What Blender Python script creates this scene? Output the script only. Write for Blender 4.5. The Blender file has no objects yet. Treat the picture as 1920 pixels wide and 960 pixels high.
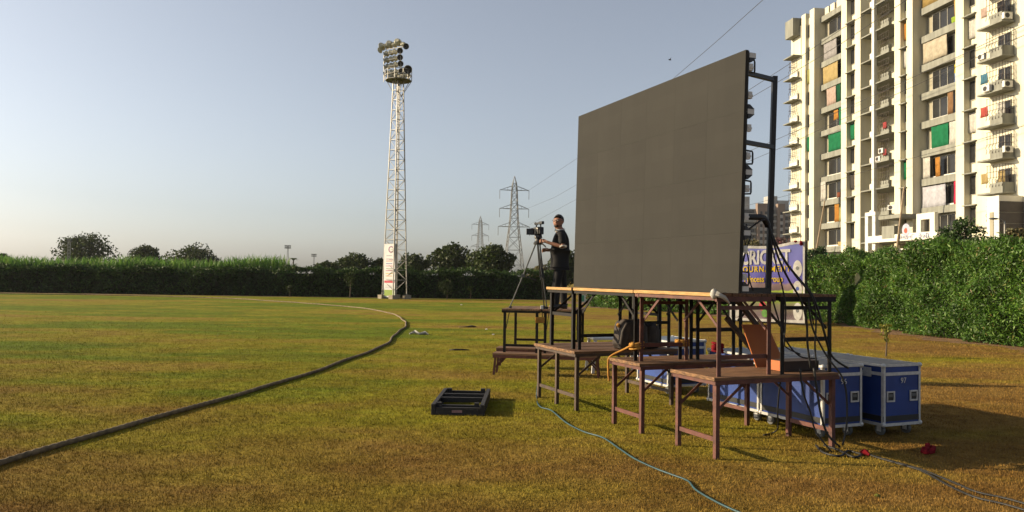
import bpy, bmesh, math, random
import numpy as np
from mathutils import Matrix, Vector
rnd = random.Random(7)
npr = np.random.default_rng(11)
scn = bpy.context.scene
col = scn.collection
R = math.radians
# ------------------------------------------------------------------ camera
FPX, EYE, ROLL, PITCH = 1440.0, 1.6, 0.014, math.atan(40 / 1440)
cd = bpy.data.cameras.new('camera'); cam = bpy.data.objects.new('camera', cd); col.objects.link(cam)
cd.sensor_width = 36; cd.lens = 36 * FPX / 1920; cd.clip_start = 0.05; cd.clip_end = 6000
cam.matrix_world = Matrix.Translation((0, 0, EYE)) @ Matrix.Rotation(R(90) + PITCH, 4, 'X') @ Matrix.Rotation(ROLL, 4, 'Z')
scn.camera = cam
# ------------------------------------------------------------------ sky, sun, exposure
SUN_EL, SUN_AZ = R(20), R(83)          # azimuth counted to the left of the view direction
w = bpy.data.worlds.new('World'); scn.world = w; w.use_nodes = True
wn = w.node_tree
bg = wn.nodes['Background']
sky = wn.nodes.new('ShaderNodeTexSky'); sky.sky_type = 'NISHITA'; sky.sun_disc = False
sky.sun_elevation = SUN_EL; sky.sun_rotation = -SUN_AZ
sky.altitude = 0; sky.air_density = 0.9; sky.dust_density = 1.9; sky.ozone_density = 2.2
hs = wn.nodes.new('ShaderNodeHueSaturation'); hs.inputs['Saturation'].default_value = 0.50
wn.links.new(sky.outputs[0], hs.inputs['Color']); wn.links.new(hs.outputs[0], bg.inputs[0]); bg.inputs[1].default_value = 0.086
sd = bpy.data.lights.new('sun', 'SUN'); sd.energy = 5.0; sd.angle = R(0.55); sd.color = (1.0, 0.81, 0.54)
so = bpy.data.objects.new('sun', sd); col.objects.link(so)
sdir = Vector((-math.sin(SUN_AZ) * math.cos(SUN_EL), math.cos(SUN_AZ) * math.cos(SUN_EL), math.sin(SUN_EL)))
so.rotation_euler = sdir.to_track_quat('Z', 'Y').to_euler(); so.location = (-30, 10, 30)
scn.view_settings.view_transform = 'Standard'; scn.view_settings.look = 'None'
scn.view_settings.exposure = 0.89; scn.view_settings.gamma = 1.0
# ------------------------------------------------------------------ pixel helpers (direction only; distance from what it touches)
def ray(px, py):
    x = (px - 960) / FPX; y = -(py - 480) / FPX
    X = x * math.cos(ROLL) - y * math.sin(ROLL); Y = x * math.sin(ROLL) + y * math.cos(ROLL)
    c, s = math.cos(PITCH), math.sin(PITCH)
    return Vector((X, c - Y * s, s + Y * c))
EYEV = Vector((0, 0, EYE))
def G(px, py, z=0.0):
    d = ray(px, py); return EYEV + d * ((z - EYE) / d.z)
def Dp(px, py, depth):
    d = ray(px, py); return EYEV + d * (depth / d.y)
ANG = R(22.7)
UH = Vector((-math.sin(ANG), math.cos(ANG), 0)); VH = Vector((math.cos(ANG), math.sin(ANG), 0))
def Upl(px, py, uu):
    d = ray(px, py); return EYEV + d * (uu / d.dot(UH))
def Vpl(px, py, vv):
    d = ray(px, py); return EYEV + d * (vv / d.dot(VH))
def VU(v, u, z=0.0):
    p = VH * v + UH * u; return Vector((p.x, p.y, z))
# ------------------------------------------------------------------ object helpers
def tag(o, label=None, cat=None, group=None, kind=None):
    if label: o['label'] = label
    if cat: o['category'] = cat
    if group: o['group'] = group
    if kind: o['kind'] = kind
    return o
def empty(name, loc=(0, 0, 0), rz=0.0, label=None, cat=None, group=None, kind=None):
    o = bpy.data.objects.new(name, None); col.objects.link(o)
    o.location = loc; o.rotation_euler = (0, 0, rz); o.empty_display_size = 0.1
    return tag(o, label, cat, group, kind)
def link(name, me, m=None, parent=None, loc=None, rot=None):
    o = bpy.data.objects.new(name, me); col.objects.link(o)
    if m is not None and not me.materials: me.materials.append(m)
    if parent: o.parent = parent
    if loc is not None: o.location = loc
    if rot is not None: o.rotation_euler = rot
    return o
def copy_tree(o, parent=None):
    c = o.copy(); col.objects.link(c); c.parent = parent
    for ch in [x for x in o.children]: copy_tree(ch, c)
    return c
class MB:
    def __init__(s): s.v = []; s.f = []
    def add(s, vs, fs):
        n = len(s.v); s.v += [tuple(p) for p in vs]; s.f += [tuple(i + n for i in f) for f in fs]; return s
    def box(s, c, d, M=None):
        x, y, z = d[0] / 2, d[1] / 2, d[2] / 2; c = Vector(c)
        vs = [Vector(p) for p in ((-x, -y, -z), (x, -y, -z), (x, y, -z), (-x, y, -z), (-x, -y, z), (x, -y, z), (x, y, z), (-x, y, z))]
        if M: vs = [M @ p for p in vs]
        return s.add([p + c for p in vs], [(0, 3, 2, 1), (4, 5, 6, 7), (0, 1, 5, 4), (1, 2, 6, 5), (2, 3, 7, 6), (3, 0, 4, 7)])
    def b2(s, x0, x1, y0, y1, z0, z1):
        return s.box(((x0 + x1) / 2, (y0 + y1) / 2, (z0 + z1) / 2), (abs(x1 - x0), abs(y1 - y0), abs(z1 - z0)))
    def beam(s, p, q, w, h=None):
        p, q = Vector(p), Vector(q); d = q - p; L = d.length
        if L < 1e-6: return s
        d /= L; up = Vector((0, 0, 1)) if abs(d.z) < 0.95 else Vector((0, 1, 0))
        a = d.cross(up).normalized(); b = a.cross(d); h = h or w
        vs = [e + a * (i * w / 2) + b * (j * h / 2) for e in (p, q) for i, j in ((-1, -1), (1, -1), (1, 1), (-1, 1))]
        return s.add(vs, [(0, 1, 2, 3), (7, 6, 5, 4), (0, 4, 5, 1), (1, 5, 6, 2), (2, 6, 7, 3), (3, 7, 4, 0)])
    def tube(s, pts, r, n=6, cap=True):
        pts = [Vector(p) for p in pts]; rr = r if isinstance(r, (list, tuple)) else [r] * len(pts)
        rings = []; prev = None
        for i, p in enumerate(pts):
            t = (pts[min(i + 1, len(pts) - 1)] - pts[max(i - 1, 0)]).normalized()
            if prev is None:
                ref = Vector((0, 0, 1)) if abs(t.z) < 0.9 else Vector((1, 0, 0)); a = t.cross(ref).normalized()
            else:
                a = (prev - t * prev.dot(t)).normalized()
            prev = a; b = t.cross(a)
            rings.append([p + (a * math.cos(k * 2 * math.pi / n) + b * math.sin(k * 2 * math.pi / n)) * rr[i] for k in range(n)])
        vs = [q for ring in rings for q in ring]; fs = []
        for i in range(len(pts) - 1):
            for k in range(n):
                fs.append((i * n + k, i * n + (k + 1) % n, (i + 1) * n + (k + 1) % n, (i + 1) * n + k))
        if cap: fs += [tuple(range(n - 1, -1, -1)), tuple((len(pts) - 1) * n + k for k in range(n))]
        return s.add(vs, fs)
    def lathe(s, prof, n=14, M=None, c=(0, 0, 0)):
        vs = []; c = Vector(c)
        for r, z in prof:
            for k in range(n):
                p = Vector((r * math.cos(2 * math.pi * k / n), r * math.sin(2 * math.pi * k / n), z))
                vs.append((M @ p if M else p) + c)
        fs = [(i * n + k, i * n + (k + 1) % n, (i + 1) * n + (k + 1) % n, (i + 1) * n + k) for i in range(len(prof) - 1) for k in range(n)]
        return s.add(vs, fs)
    def ball(s, c, rx, ry, rz, n=10, m=7, jit=0.0):
        vs = []; 
        for i in range(m + 1):
            th = math.pi * i / m
            for k in range(n):
                ph = 2 * math.pi * k / n; j = 1 + rnd.uniform(-jit, jit)
                vs.append((c[0] + rx * j * math.sin(th) * math.cos(ph), c[1] + ry * j * math.sin(th) * math.sin(ph), c[2] + rz * j * math.cos(th)))
        fs = [(i * n + k, (i + 1) * n + k, (i + 1) * n + (k + 1) % n, i * n + (k + 1) % n) for i in range(m) for k in range(n)]
        return s.add(vs, fs)
    def mesh(s, name, smooth=False):
        me = bpy.data.meshes.new(name); me.from_pydata(s.v, [], s.f); me.update()
        if smooth: me.polygons.foreach_set('use_smooth', [True] * len(me.polygons))
        return me
    def build(s, name, m, parent=None, loc=None, rot=None, smooth=False, bevel=0):
        o = link(name, s.mesh(name, smooth), m, parent, loc, rot)
        if bevel:
            b = o.modifiers.new('bevel', 'BEVEL'); b.width = bevel; b.segments = 2; b.limit_method = 'ANGLE'
        return o
def np_mesh(name, V, F):
    me = bpy.data.meshes.new(name); V = np.asarray(V, np.float32); F = np.asarray(F, np.int32)
    me.vertices.add(len(V)); me.vertices.foreach_set('co', V.ravel())
    k = F.shape[1]; me.loops.add(F.size); me.loops.foreach_set('vertex_index', F.ravel())
    me.polygons.add(len(F)); me.polygons.foreach_set('loop_start', np.arange(0, F.size, k, dtype=np.int32))
    me.update(); me.validate(); return me
# ------------------------------------------------------------------ materials
ALB = 0.7      # all base colours scaled down and exposure raised, so shade renders deeper
def nodes_of(name):
    m = bpy.data.materials.new(name); m.use_nodes = True
    return m, m.node_tree, m.node_tree.nodes['Principled BSDF']
def N(t, typ, **kw):
    n = t.nodes.new(typ)
    for k, v in kw.items(): setattr(n, k, v)
    return n
def ramp(t, src, stops):
    r = N(t, 'ShaderNodeValToRGB'); e = r.color_ramp.elements
    while len(e) < len(stops): e.new(0.5)
    for i, (p, c) in enumerate(stops):
        e[i].position = p; e[i].color = (c[0], c[1], c[2], 1) if len(c) == 3 else c
    t.links.new(src, r.inputs[0]); return r.outputs[0]
def noise(t, vec, scale, detail=4, rough=0.55):
    n = N(t, 'ShaderNodeTexNoise'); n.inputs['Scale'].default_value = scale; n.inputs['Detail'].default_value = detail
    n.inputs['Roughness'].default_value = rough
    if vec is not None: t.links.new(vec, n.inputs['Vector'])
    return n.outputs['Fac']
def mapping(t, vec, scale):
    m = N(t, 'ShaderNodeMapping'); m.inputs['Scale'].default_value = scale; t.links.new(vec, m.inputs[0]); return m.outputs[0]
def mixc(t, fac, a, b, mode='MIX'):
    m = N(t, 'ShaderNodeMix', data_type='RGBA', blend_type=mode)
    for i, x in ((0, fac), (6, a), (7, b)):
        if hasattr(x, 'type') and hasattr(x, 'is_linked'): t.links.new(x, m.inputs[i])
        else: m.inputs[i].default_value = x if i == 0 else (x[0], x[1], x[2], 1)
    return m.outputs[2]
def mat(name, c1, c2=None, scale=6.0, rough=0.7, metal=0.0, bump=0.0, bscale=40.0, stretch=(1, 1, 1), objvar=0.0, detail=5, spec=0.4):
    m, t, p = nodes_of(name)
    tc = N(t, 'ShaderNodeTexCoord').outputs['Object']
    p.inputs['Roughness'].default_value = rough; p.inputs['Metallic'].default_value = metal
    p.inputs['Specular IOR Level'].default_value = spec
    c1 = tuple(x * ALB for x in c1); c2 = tuple(x * ALB for x in c2) if c2 else None
    c2 = c2 or tuple(x * 0.7 for x in c1)
    mp = mapping(t, tc, stretch)
    f = noise(t, mp, scale, detail)
    c = ramp(t, f, [(0.32, c2), (0.66, c1)])
    if objvar:
        oi = N(t, 'ShaderNodeObjectInfo').outputs['Random']
        k = ramp(t, oi, [(0, (1 - objvar,) * 3), (1, (1 + objvar,) * 3)])
        c = mixc(t, 1.0, c, k, 'MULTIPLY')
    t.links.new(c, p.inputs['Base Color'])
    if bump:
        b = N(t, 'ShaderNodeBump'); b.inputs['Strength'].default_value = bump; b.inputs['Distance'].default_value = 0.01
        t.links.new(noise(t, mp, bscale, 5), b.inputs['Height']); t.links.new(b.outputs[0], p.inputs['Normal'])
    return m
def leafmat(name, stops, trans=0.35, rough=0.55, patch=0.0):
    m, t, p = nodes_of(name); t.nodes.remove(p)
    geo = N(t, 'ShaderNodeNewGeometry')
    c = ramp(t, geo.outputs['Random Per Island'], [(q, tuple(x * ALB for x in k)) for q, k in stops])
    if patch:
        k = ramp(t, noise(t, geo.outputs['Position'], patch, 3), [(0.3, (0.55, 0.6, 0.55)), (0.7, (1.25, 1.2, 1.0))])
        c = mixc(t, 1.0, c, k, 'MULTIPLY')
    d = N(t, 'ShaderNodeBsdfDiffuse'); tr = N(t, 'ShaderNodeBsdfTranslucent'); gl = N(t, 'ShaderNodeBsdfGlossy')
    gl.inputs['Roughness'].default_value = rough; gl.inputs['Color'].default_value = (0.6, 0.6, 0.55, 1)
    t.links.new(c, d.inputs[0]); t.links.new(c, tr.inputs[0])
    a = N(t, 'ShaderNodeMixShader'); a.inputs[0].default_value = trans
    t.links.new(d.outputs[0], a.inputs[1]); t.links.new(tr.outputs[0], a.inputs[2])
    b = N(t, 'ShaderNodeMixShader'); b.inputs[0].default_value = 0.04
    t.links.new(a.outputs[0], b.inputs[1]); t.links.new(gl.outputs[0], b.inputs[2])
    t.links.new(b.outputs[0], t.nodes['Material Output'].inputs[0]); return m
def clothmat(name, c1, c2=None, trans=0.3, scale=8):
    m = mat(name, c1, c2, scale=scale, rough=0.9, spec=0.1)
    t = m.node_tree; p = t.nodes['Principled BSDF']
    tr = N(t, 'ShaderNodeBsdfTranslucent'); src = p.inputs['Base Color'].links[0].from_socket
    t.links.new(src, tr.inputs[0]); mx = N(t, 'ShaderNodeMixShader'); mx.inputs[0].default_value = trans
    t.links.new(p.outputs[0], mx.inputs[1]); t.links.new(tr.outputs[0], mx.inputs[2])
    t.links.new(mx.outputs[0], t.nodes['Material Output'].inputs[0]); return m
M = {}
M['iron_red'] = mat('iron_red', (0.165, 0.052, 0.034), (0.075, 0.026, 0.019), 9, 0.6, bump=0.25)
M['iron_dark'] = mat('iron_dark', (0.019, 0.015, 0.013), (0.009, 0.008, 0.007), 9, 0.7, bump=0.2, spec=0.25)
M['wood_worn'] = mat('wood_worn', (0.34, 0.18, 0.075), (0.09, 0.048, 0.026), 11, 0.8, bump=0.5, stretch=(4, 1.6, 6))
M['iron_brown'] = mat('iron_brown', (0.10, 0.06, 0.037), (0.04, 0.024, 0.017), 8, 0.6, bump=0.2)
M['black_paint'] = mat('black_paint', (0.022, 0.021, 0.02), (0.012, 0.012, 0.012), 8, 0.45)
M['black_plastic'] = mat('black_plastic', (0.03, 0.03, 0.03), (0.018, 0.018, 0.018), 10, 0.5)
M['wood_top'] = mat('wood_top', (0.27, 0.135, 0.06), (0.085, 0.043, 0.022), 5, 0.75, bump=0.4, stretch=(0.8, 9, 9), objvar=0.25)
M['wood_edge'] = mat('wood_edge', (0.58, 0.35, 0.12), (0.36, 0.19, 0.06), 7, 0.7, bump=0.3, stretch=(1, 8, 8))
M['wood_dark'] = mat('wood_dark', (0.03, 0.027, 0.027), (0.012, 0.011, 0.012), 5, 0.7, bump=0.5, stretch=(1, 6, 6), objvar=0.2)
M['white_plastic'] = mat('white_plastic', (0.75, 0.74, 0.70), (0.62, 0.6, 0.56), 5, 0.45)
M['orange_board'] = mat('orange_board', (0.50, 0.15, 0.03), (0.42, 0.11, 0.022), 3, 0.6)
M['case_blue'] = mat('case_blue', (0.017, 0.062, 0.30), (0.012, 0.038, 0.19), 3, 0.5, bump=0.08, bscale=60, detail=9)
M['alu'] = mat('alu', (0.75, 0.75, 0.73), (0.55, 0.55, 0.54), 20, 0.4, metal=0.25)
M['rubber'] = mat('rubber', (0.03, 0.03, 0.032), None, 10, 0.7)
M['wheel_grey'] = mat('wheel_grey', (0.16, 0.17, 0.16), (0.09, 0.09, 0.09), 12, 0.5)
M['case_top'] = mat('case_top', (0.16, 0.20, 0.25), (0.09, 0.11, 0.15), 5, 0.5)
M['tie_orange'] = clothmat('tie_orange', (0.72, 0.40, 0.10), (0.5, 0.22, 0.05))
M['red_cloth'] = clothmat('red_cloth', (0.36, 0.02, 0.03), (0.2, 0.012, 0.02))
M['white_cloth'] = clothmat('white_cloth', (0.8, 0.78, 0.72), (0.6, 0.58, 0.54))
M['sack'] = mat('sack', (0.07, 0.05, 0.04), (0.025, 0.02, 0.018), 7, 0.75, bump=0.6, bscale=12)
M['galv'] = mat('galv', (0.36, 0.345, 0.31), (0.22, 0.21, 0.185), 2, 0.5, metal=0.2)
M['pylon'] = mat('pylon', (0.22, 0.22, 0.21), (0.15, 0.15, 0.14), 1, 0.6)
M['concrete'] = mat('concrete', (0.42, 0.36, 0.27), (0.3, 0.25, 0.18), 3, 0.9, bump=0.3)
M['wire'] = mat('wire', (0.06, 0.06, 0.06), None, 3, 0.6)
M['soil'] = mat('soil', (0.26, 0.14, 0.055), (0.12, 0.06, 0.028), 2.2, 0.95, bump=0.9, bscale=9)
M['bark'] = mat('bark', (0.14, 0.10, 0.065), (0.07, 0.05, 0.035), 6, 0.9, bump=0.7, bscale=14)
M['core_shade'] = mat('core_shade', (0.035, 0.04, 0.018), (0.018, 0.022, 0.01), 4, 0.95)  # dark tone of the hedge core, inner shade put into the colour
# ================================================================== GROUND
def ground_col(t):
    pos = N(t, 'ShaderNodeNewGeometry').outputs['Position']
    big = noise(t, mapping(t, pos, (0.06, 0.17, 1)), 1.0, 3)
    mid = noise(t, mapping(t, pos, (0.35, 0.8, 1)), 1.0, 4)
    sml = noise(t, pos, 5.0, 5, 0.65)
    fine = noise(t, pos, 48.0, 4, 0.7)
    sep = N(t, 'ShaderNodeSeparateXYZ'); t.links.new(pos, sep.inputs[0])
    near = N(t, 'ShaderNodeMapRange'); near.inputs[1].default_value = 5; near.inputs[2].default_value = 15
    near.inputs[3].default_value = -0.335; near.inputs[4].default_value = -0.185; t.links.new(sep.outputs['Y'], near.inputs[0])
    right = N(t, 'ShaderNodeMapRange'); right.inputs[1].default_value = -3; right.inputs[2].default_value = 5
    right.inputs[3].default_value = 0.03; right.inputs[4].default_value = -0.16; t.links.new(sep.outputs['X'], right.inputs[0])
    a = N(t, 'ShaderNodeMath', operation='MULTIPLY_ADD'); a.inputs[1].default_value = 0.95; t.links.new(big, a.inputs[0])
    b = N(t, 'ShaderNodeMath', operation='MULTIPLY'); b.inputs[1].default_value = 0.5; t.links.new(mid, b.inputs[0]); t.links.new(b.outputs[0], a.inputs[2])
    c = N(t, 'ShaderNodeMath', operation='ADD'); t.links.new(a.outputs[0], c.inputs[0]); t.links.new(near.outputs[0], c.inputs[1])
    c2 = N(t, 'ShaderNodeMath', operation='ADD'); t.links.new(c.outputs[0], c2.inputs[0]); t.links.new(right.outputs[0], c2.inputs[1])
    base = ramp(t, c2.outputs[0], [(0.29, (0.198, 0.124, 0.040)), (0.40, (0.222, 0.172, 0.034)), (0.50, (0.202, 0.190, 0.020)), (0.63, (0.112, 0.158, 0.013))])
    k = ramp(t, sml, [(0.3, (0.66, 0.62, 0.58)), (0.68, (1.22, 1.2, 1.12))])
    base = mixc(t, 1.0, base, k, 'MULTIPLY')
    base = mixc(t, 1.0, base, ramp(t, noise(t, pos, 1.1, 4, 0.6), [(0.33, (0.80, 0.74, 0.70)), (0.62, (1.10, 1.10, 1.06))]), 'MULTIPLY')
    k2 = ramp(t, fine, [(0.3, (0.6, 0.57, 0.52)), (0.7, (1.25, 1.25, 1.2))])
    return mixc(t, 1.0, base, k2, 'MULTIPLY'), pos, sml, fine
gm, gt, gp = nodes_of('dry_turf')
gc, gpos, gs, gf = ground_col(gt)
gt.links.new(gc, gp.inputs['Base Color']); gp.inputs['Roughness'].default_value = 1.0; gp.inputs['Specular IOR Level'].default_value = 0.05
bb = N(gt, 'ShaderNodeBump'); bb.inputs['Strength'].default_value = 0.9; bb.inputs['Distance'].default_value = 0.03
mm = N(gt, 'ShaderNodeMath', operation='ADD'); gt.links.new(noise(gt, gpos, 26.0, 5, 0.7), mm.inputs[0]); gt.links.new(gs, mm.inputs[1])
gt.links.new(mm.outputs[0], bb.inputs['Height']); gt.links.new(bb.outputs[0], gp.inputs['Normal'])
gb = MB()
xs = [-600, -200, -60, -20, 0, 20, 60, 200, 600]; ys = [-60, -20, 0, 20, 60, 200, 500, 900]
gb.add([(x, y, 0) for y in ys for x in xs], [(j * 9 + i, j * 9 + i + 1, (j + 1) * 9 + i + 1, (j + 1) * 9 + i) for j in range(7) for i in range(8)])
tag(gb.build('ground', gm), 'dry patchy green and tan cricket turf', 'ground', kind='structure')
# short turf blades where single tufts show
tm, tt, tp = nodes_of('turf_blades')
tcx, _, _, _ = ground_col(tt)
kk = ramp(tt, N(tt, 'ShaderNodeNewGeometry').outputs['Random Per Island'], [(0, (0.68, 0.7, 0.6)), (0.6, (1.08, 1.06, 0.95)), (1, (1.42, 1.34, 1.15))])
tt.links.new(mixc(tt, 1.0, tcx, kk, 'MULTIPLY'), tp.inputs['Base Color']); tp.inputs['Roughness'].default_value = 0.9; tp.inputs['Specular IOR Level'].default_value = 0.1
n = 560000
yy = 4.3 * np.exp(npr.random(n) * math.log(34 / 4.3)); yy = yy[npr.random(n) < np.clip((34 - yy) / 24, 0, 1) ** 1.5]; n = len(yy); xx = (npr.random(n) * 2 - 1) * (yy * 0.69 + 0.25)
L = (0.010 + 0.020 * npr.random(n)) * (0.62 + yy / 40); wd = (0.0022 + 0.0022 * npr.random(n)) * (0.48 + yy / 18)
th = npr.random(n) * 2 * math.pi; lean = npr.normal(0, 0.75, n); az = npr.random(n) * 2 * math.pi
V = np.zeros((n, 3, 3)); dx, dy = np.cos(th) * wd, np.sin(th) * wd
V[:, 0] = np.stack([xx - dx, yy - dy, np.full(n, -0.002)], 1); V[:, 1] = np.stack([xx + dx, yy + dy, np.full(n, -0.002)], 1)
V[:, 2] = np.stack([xx + np.cos(az) * np.sin(lean) * L, yy + np.sin(az) * np.sin(lean) * L, L * np.abs(np.cos(lean)) + 0.003], 1)
tag(link('grass', np_mesh('grass', V.reshape(-1, 3), np.arange(n * 3).reshape(-1, 3)), tm), 'short dry turf blades across the field', 'grass', kind='stuff')
# bare soil along the hedges
def soil_strip(name, pts, wmin, wmax, label):
    b = MB(); vs = []; q = []
    for i in range(len(pts) - 1):
        a, c = Vector(pts[i]), Vector(pts[i + 1]); k = max(2, int((c - a).length / 0.35))
        q += [a.lerp(c, j / k) for j in range(k)]
    q.append(Vector(pts[-1]))
    for i, p in enumerate(q):
        t = (q[min(i + 1, len(q) - 1)] - q[max(i - 1, 0)]).normalized(); nn = Vector((-t.y, t.x, 0))
        wv = rnd.uniform(wmin, wmax) * (0.75 + 0.35 * math.sin(i * 0.23) + 0.2 * math.sin(i * 0.71))
        vs += [p + nn * wv + Vector((0, 0, 0.004)), p - nn * 0.7 + Vector((0, 0, 0.012))]
    b.add(vs, [(2 * i, 2 * i + 1, 2 * i + 3, 2 * i + 2) for i in range(len(q) - 1)])
    return tag(b.build(name, M['soil']), label, 'soil', kind='structure')
soil_strip('soil_strip', [(12.9, 11, 0), (12.7, 20, 0), (12.5, 30.2, 0)], 0.5, 1.3, 'brown bare soil with dry leaves along the green hedge foot')
soil_strip('soil_strip', [(12.2, 31.4, 0), (5.5, 41.5, 0), (3.0, 55.0, 0)], 0.5, 1.1, 'reddish bare soil along the hedge behind the printed banner')
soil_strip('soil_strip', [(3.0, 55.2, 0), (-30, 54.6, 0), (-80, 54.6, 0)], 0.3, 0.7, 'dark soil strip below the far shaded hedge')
# ================================================================== BOUNDARY ROPE
rp = [(-160, 935), (0, 877), (120, 838), (240, 803), (360, 768), (480, 731), (560, 709), (640, 682), (690, 662), (724, 645), (745, 627), (757, 615), (760, 605), (751, 596.5), (733, 589), (700, 581.5), (650, 575.5), (590, 570.5), (520, 565.5), (440, 560.6), (340, 557), (240, 554.6), (120, 552.6), (0, 551.2), (-150, 549.5)]
P = [G(*q) for q in rp]
def catmull(P, step):
    out = []
    for i in range(len(P) - 1):
        a, b, c, d = P[max(i - 1, 0)], P[i], P[i + 1], P[min(i + 2, len(P) - 1)]
        k = max(2, int((c - b).length / (step(b) if callable(step) else step)))
        for j in range(k):
            t = j / k
            out.append(0.5 * ((2 * b) + (c - a) * t + (2 * a - 5 * b + 4 * c - d) * t * t + (3 * b - a - 3 * c + d) * t ** 3))
    out.append(P[-1]); return out
path = catmull(P, lambda p: 0.022 if p.y < 14 else (0.05 if p.y < 26 else 0.3))
vs, fs = [], []; nn = 18; dist = 0
for i, p in enumerate(path):
    t = (path[min(i + 1, len(path) - 1)] - path[max(i - 1, 0)]).normalized(); s = Vector((-t.y, t.x, 0))
    if i: dist += (p - path[i - 1]).length
    wob = 0.035 * math.sin(dist * 0.9) + 0.02 * math.sin(dist * 2.3)
    for k in range(nn):
        an = 2 * math.pi * k / nn; r = 0.020 + 0.0075 * abs(math.cos(1.5 * (an + dist * 2 * math.pi / 0.30)))
        q = p + s * (math.cos(an) * r + wob) + Vector((0, 0, math.sin(an) * r + 0.025)); vs.append(q)
for i in range(len(path) - 1):
    for k in range(nn): fs.append((i * nn + k, i * nn + (k + 1) % nn, (i + 1) * nn + (k + 1) % nn, (i + 1) * nn + k))
M['rope'] = mat('rope', (0.30, 0.22, 0.125), (0.11, 0.085, 0.05), 9, 0.95, bump=0.5, bscale=120)
tag(MB().add(vs, fs).build('boundary_rope', M['rope'], smooth=True), 'thick twisted tan boundary rope curving over the turf', 'rope')
# ================================================================== FOLIAGE
def leaves(C, ln, wd, droop=0.0, zflat=1.0, out=None):
    n = len(C); a = npr.normal(size=(n, 3)); a[:, 2] = a[:, 2] * zflat - droop
    if out is not None: a += out
    a /= np.linalg.norm(a, axis=1)[:, None]
    b = npr.normal(size=(n, 3)); b -= a * np.sum(a * b, 1)[:, None]; b /= np.linalg.norm(b, axis=1)[:, None]
    l = (ln * (0.6 + 0.8 * npr.random(n)))[:, None]; q = (wd * (0.6 + 0.8 * npr.random(n)))[:, None]
    V = np.stack([C - a * l / 2, C + b * q / 2 - a * l * 0.05, C + a * l / 2, C - b * q / 2 - a * l * 0.05], 1)
    return V.reshape(-1, 3), np.arange(4 * n).reshape(-1, 4)
def wavy(x, z, s):
    return 0.10 * np.sin(x * 1.9 + s) + 0.09 * np.sin(x * 0.77 + z * 2.1 + 2 * s) + 0.06 * np.sin(x * 4.3 - z * 3.1 + s) + 0.05 * np.sin(z * 5.0 + x * 2.7)
def hedge(pts, depth, h, dens, ln, wd, m, label, group=None, amp=1.0, hv=None):
    root = empty('hedge', (0, 0, 0), 0, label, 'hedge', group)
    A = []; core = MB(); off = 0.0
    for i in range(len(pts) - 1):
        p, q = Vector(pts[i]), Vector(pts[i + 1]); Ls = (q - p).length; t = (q - p) / Ls; nb = Vector((t.y, -t.x, 0))
        hh = h[i] if isinstance(h, (list, tuple)) else h
        nf = int(dens * Ls * hh); nt = int(dens * 0.7 * Ls * depth)
        s = npr.random(nf) * Ls; z = hh * npr.random(nf) ** 0.95; d = npr.exponential(0.09, nf) - 0.06
        w = wavy(s + off, z, 1.3 + i) * amp
        z2 = z * (1 + 0.05 * np.sin((s + off) * 1.1) + 0.035 * np.sin((s + off) * 2.9 + 1)) ; d = d - w * 1.0
        F1 = np.outer(s, t) + np.outer(d, nb) + np.array(p); F1[:, 2] = z2 + 0.04
        s2 = npr.random(nt) * Ls; d2 = npr.random(nt) * depth
        F2 = np.outer(s2, t) + np.outer(d2, nb) + np.array(p)
        F2[:, 2] = hh * (1 + 0.05 * np.sin((s2 + off) * 1.1) + 0.035 * np.sin((s2 + off) * 2.9 + 1)) + npr.normal(0, 0.07, nt) + 0.12 * amp * np.sin(s2 * 3.7) * np.sin(d2 * 4 + s2)
        e = int(dens * depth * hh); ez = hh * npr.random(e); ed = npr.random(e) * depth; es = np.where(npr.random(e) > 0.5, 0, Ls) + npr.normal(0, 0.08, e)
        F3 = np.outer(es, t) + np.outer(ed, nb) + np.array(p); F3[:, 2] = ez + 0.04
        A += [F1, F2, F3]; off += Ls
        for a0 in np.arange(0, Ls, 1.0):
            a1 = min(Ls, a0 + 1.0); c = [p + t * a0 + nb * 0.34, p + t * a1 + nb * 0.34, p + t * a1 + nb * (depth - 0.2), p + t * a0 + nb * (depth - 0.2)]
            zt = hh * 0.86
            core.add([(x.x, x.y, 0) for x in c] + [(x.x, x.y, zt) for x in c], [(0, 3, 2, 1), (4, 5, 6, 7), (0, 1, 5, 4), (1, 2, 6, 5), (2, 3, 7, 6), (3, 0, 4, 7)])
    C = np.concatenate(A); V, F = leaves(C, ln, wd, 0.25)
    link('foliage', np_mesh('hedge_leaves', V, F), m, root)
    core.build('dark_core', M['core_shade'], root)  # solid core blocks see-through; its dark colour stands in for inner shade
    return root
M['leaf_hedge'] = leafmat('leaf_hedge', [(0, (0.03, 0.07, 0.013)), (0.45, (0.078, 0.185, 0.024)), (0.85, (0.135, 0.29, 0.038)), (0.96, (0.21, 0.34, 0.055)), (0.985, (0.26, 0.19, 0.07))], 0.36, patch=0.9)
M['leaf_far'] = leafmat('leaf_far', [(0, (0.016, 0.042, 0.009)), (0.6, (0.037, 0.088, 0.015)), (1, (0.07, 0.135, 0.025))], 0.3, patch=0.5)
M['leaf_cane'] = leafmat('leaf_cane', [(0, (0.05, 0.13, 0.02)), (0.6, (0.11, 0.25, 0.035)), (1, (0.22, 0.34, 0.07))], 0.5)
M['leaf_tree'] = leafmat('leaf_tree', [(0, (0.02, 0.034, 0.01)), (0.6, (0.045, 0.075, 0.016)), (1, (0.085, 0.12, 0.028))], 0.28, patch=0.35)
M['leaf_yellow'] = leafmat('leaf_yellow', [(0, (0.10, 0.13, 0.02)), (0.6, (0.26, 0.27, 0.04)), (1, (0.42, 0.36, 0.06))], 0.4)
M['leaf_dry'] = leafmat('leaf_dry', [(0, (0.07, 0.08, 0.025)), (0.6, (0.15, 0.13, 0.05)), (1, (0.24, 0.17, 0.08))], 0.3)
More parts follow.
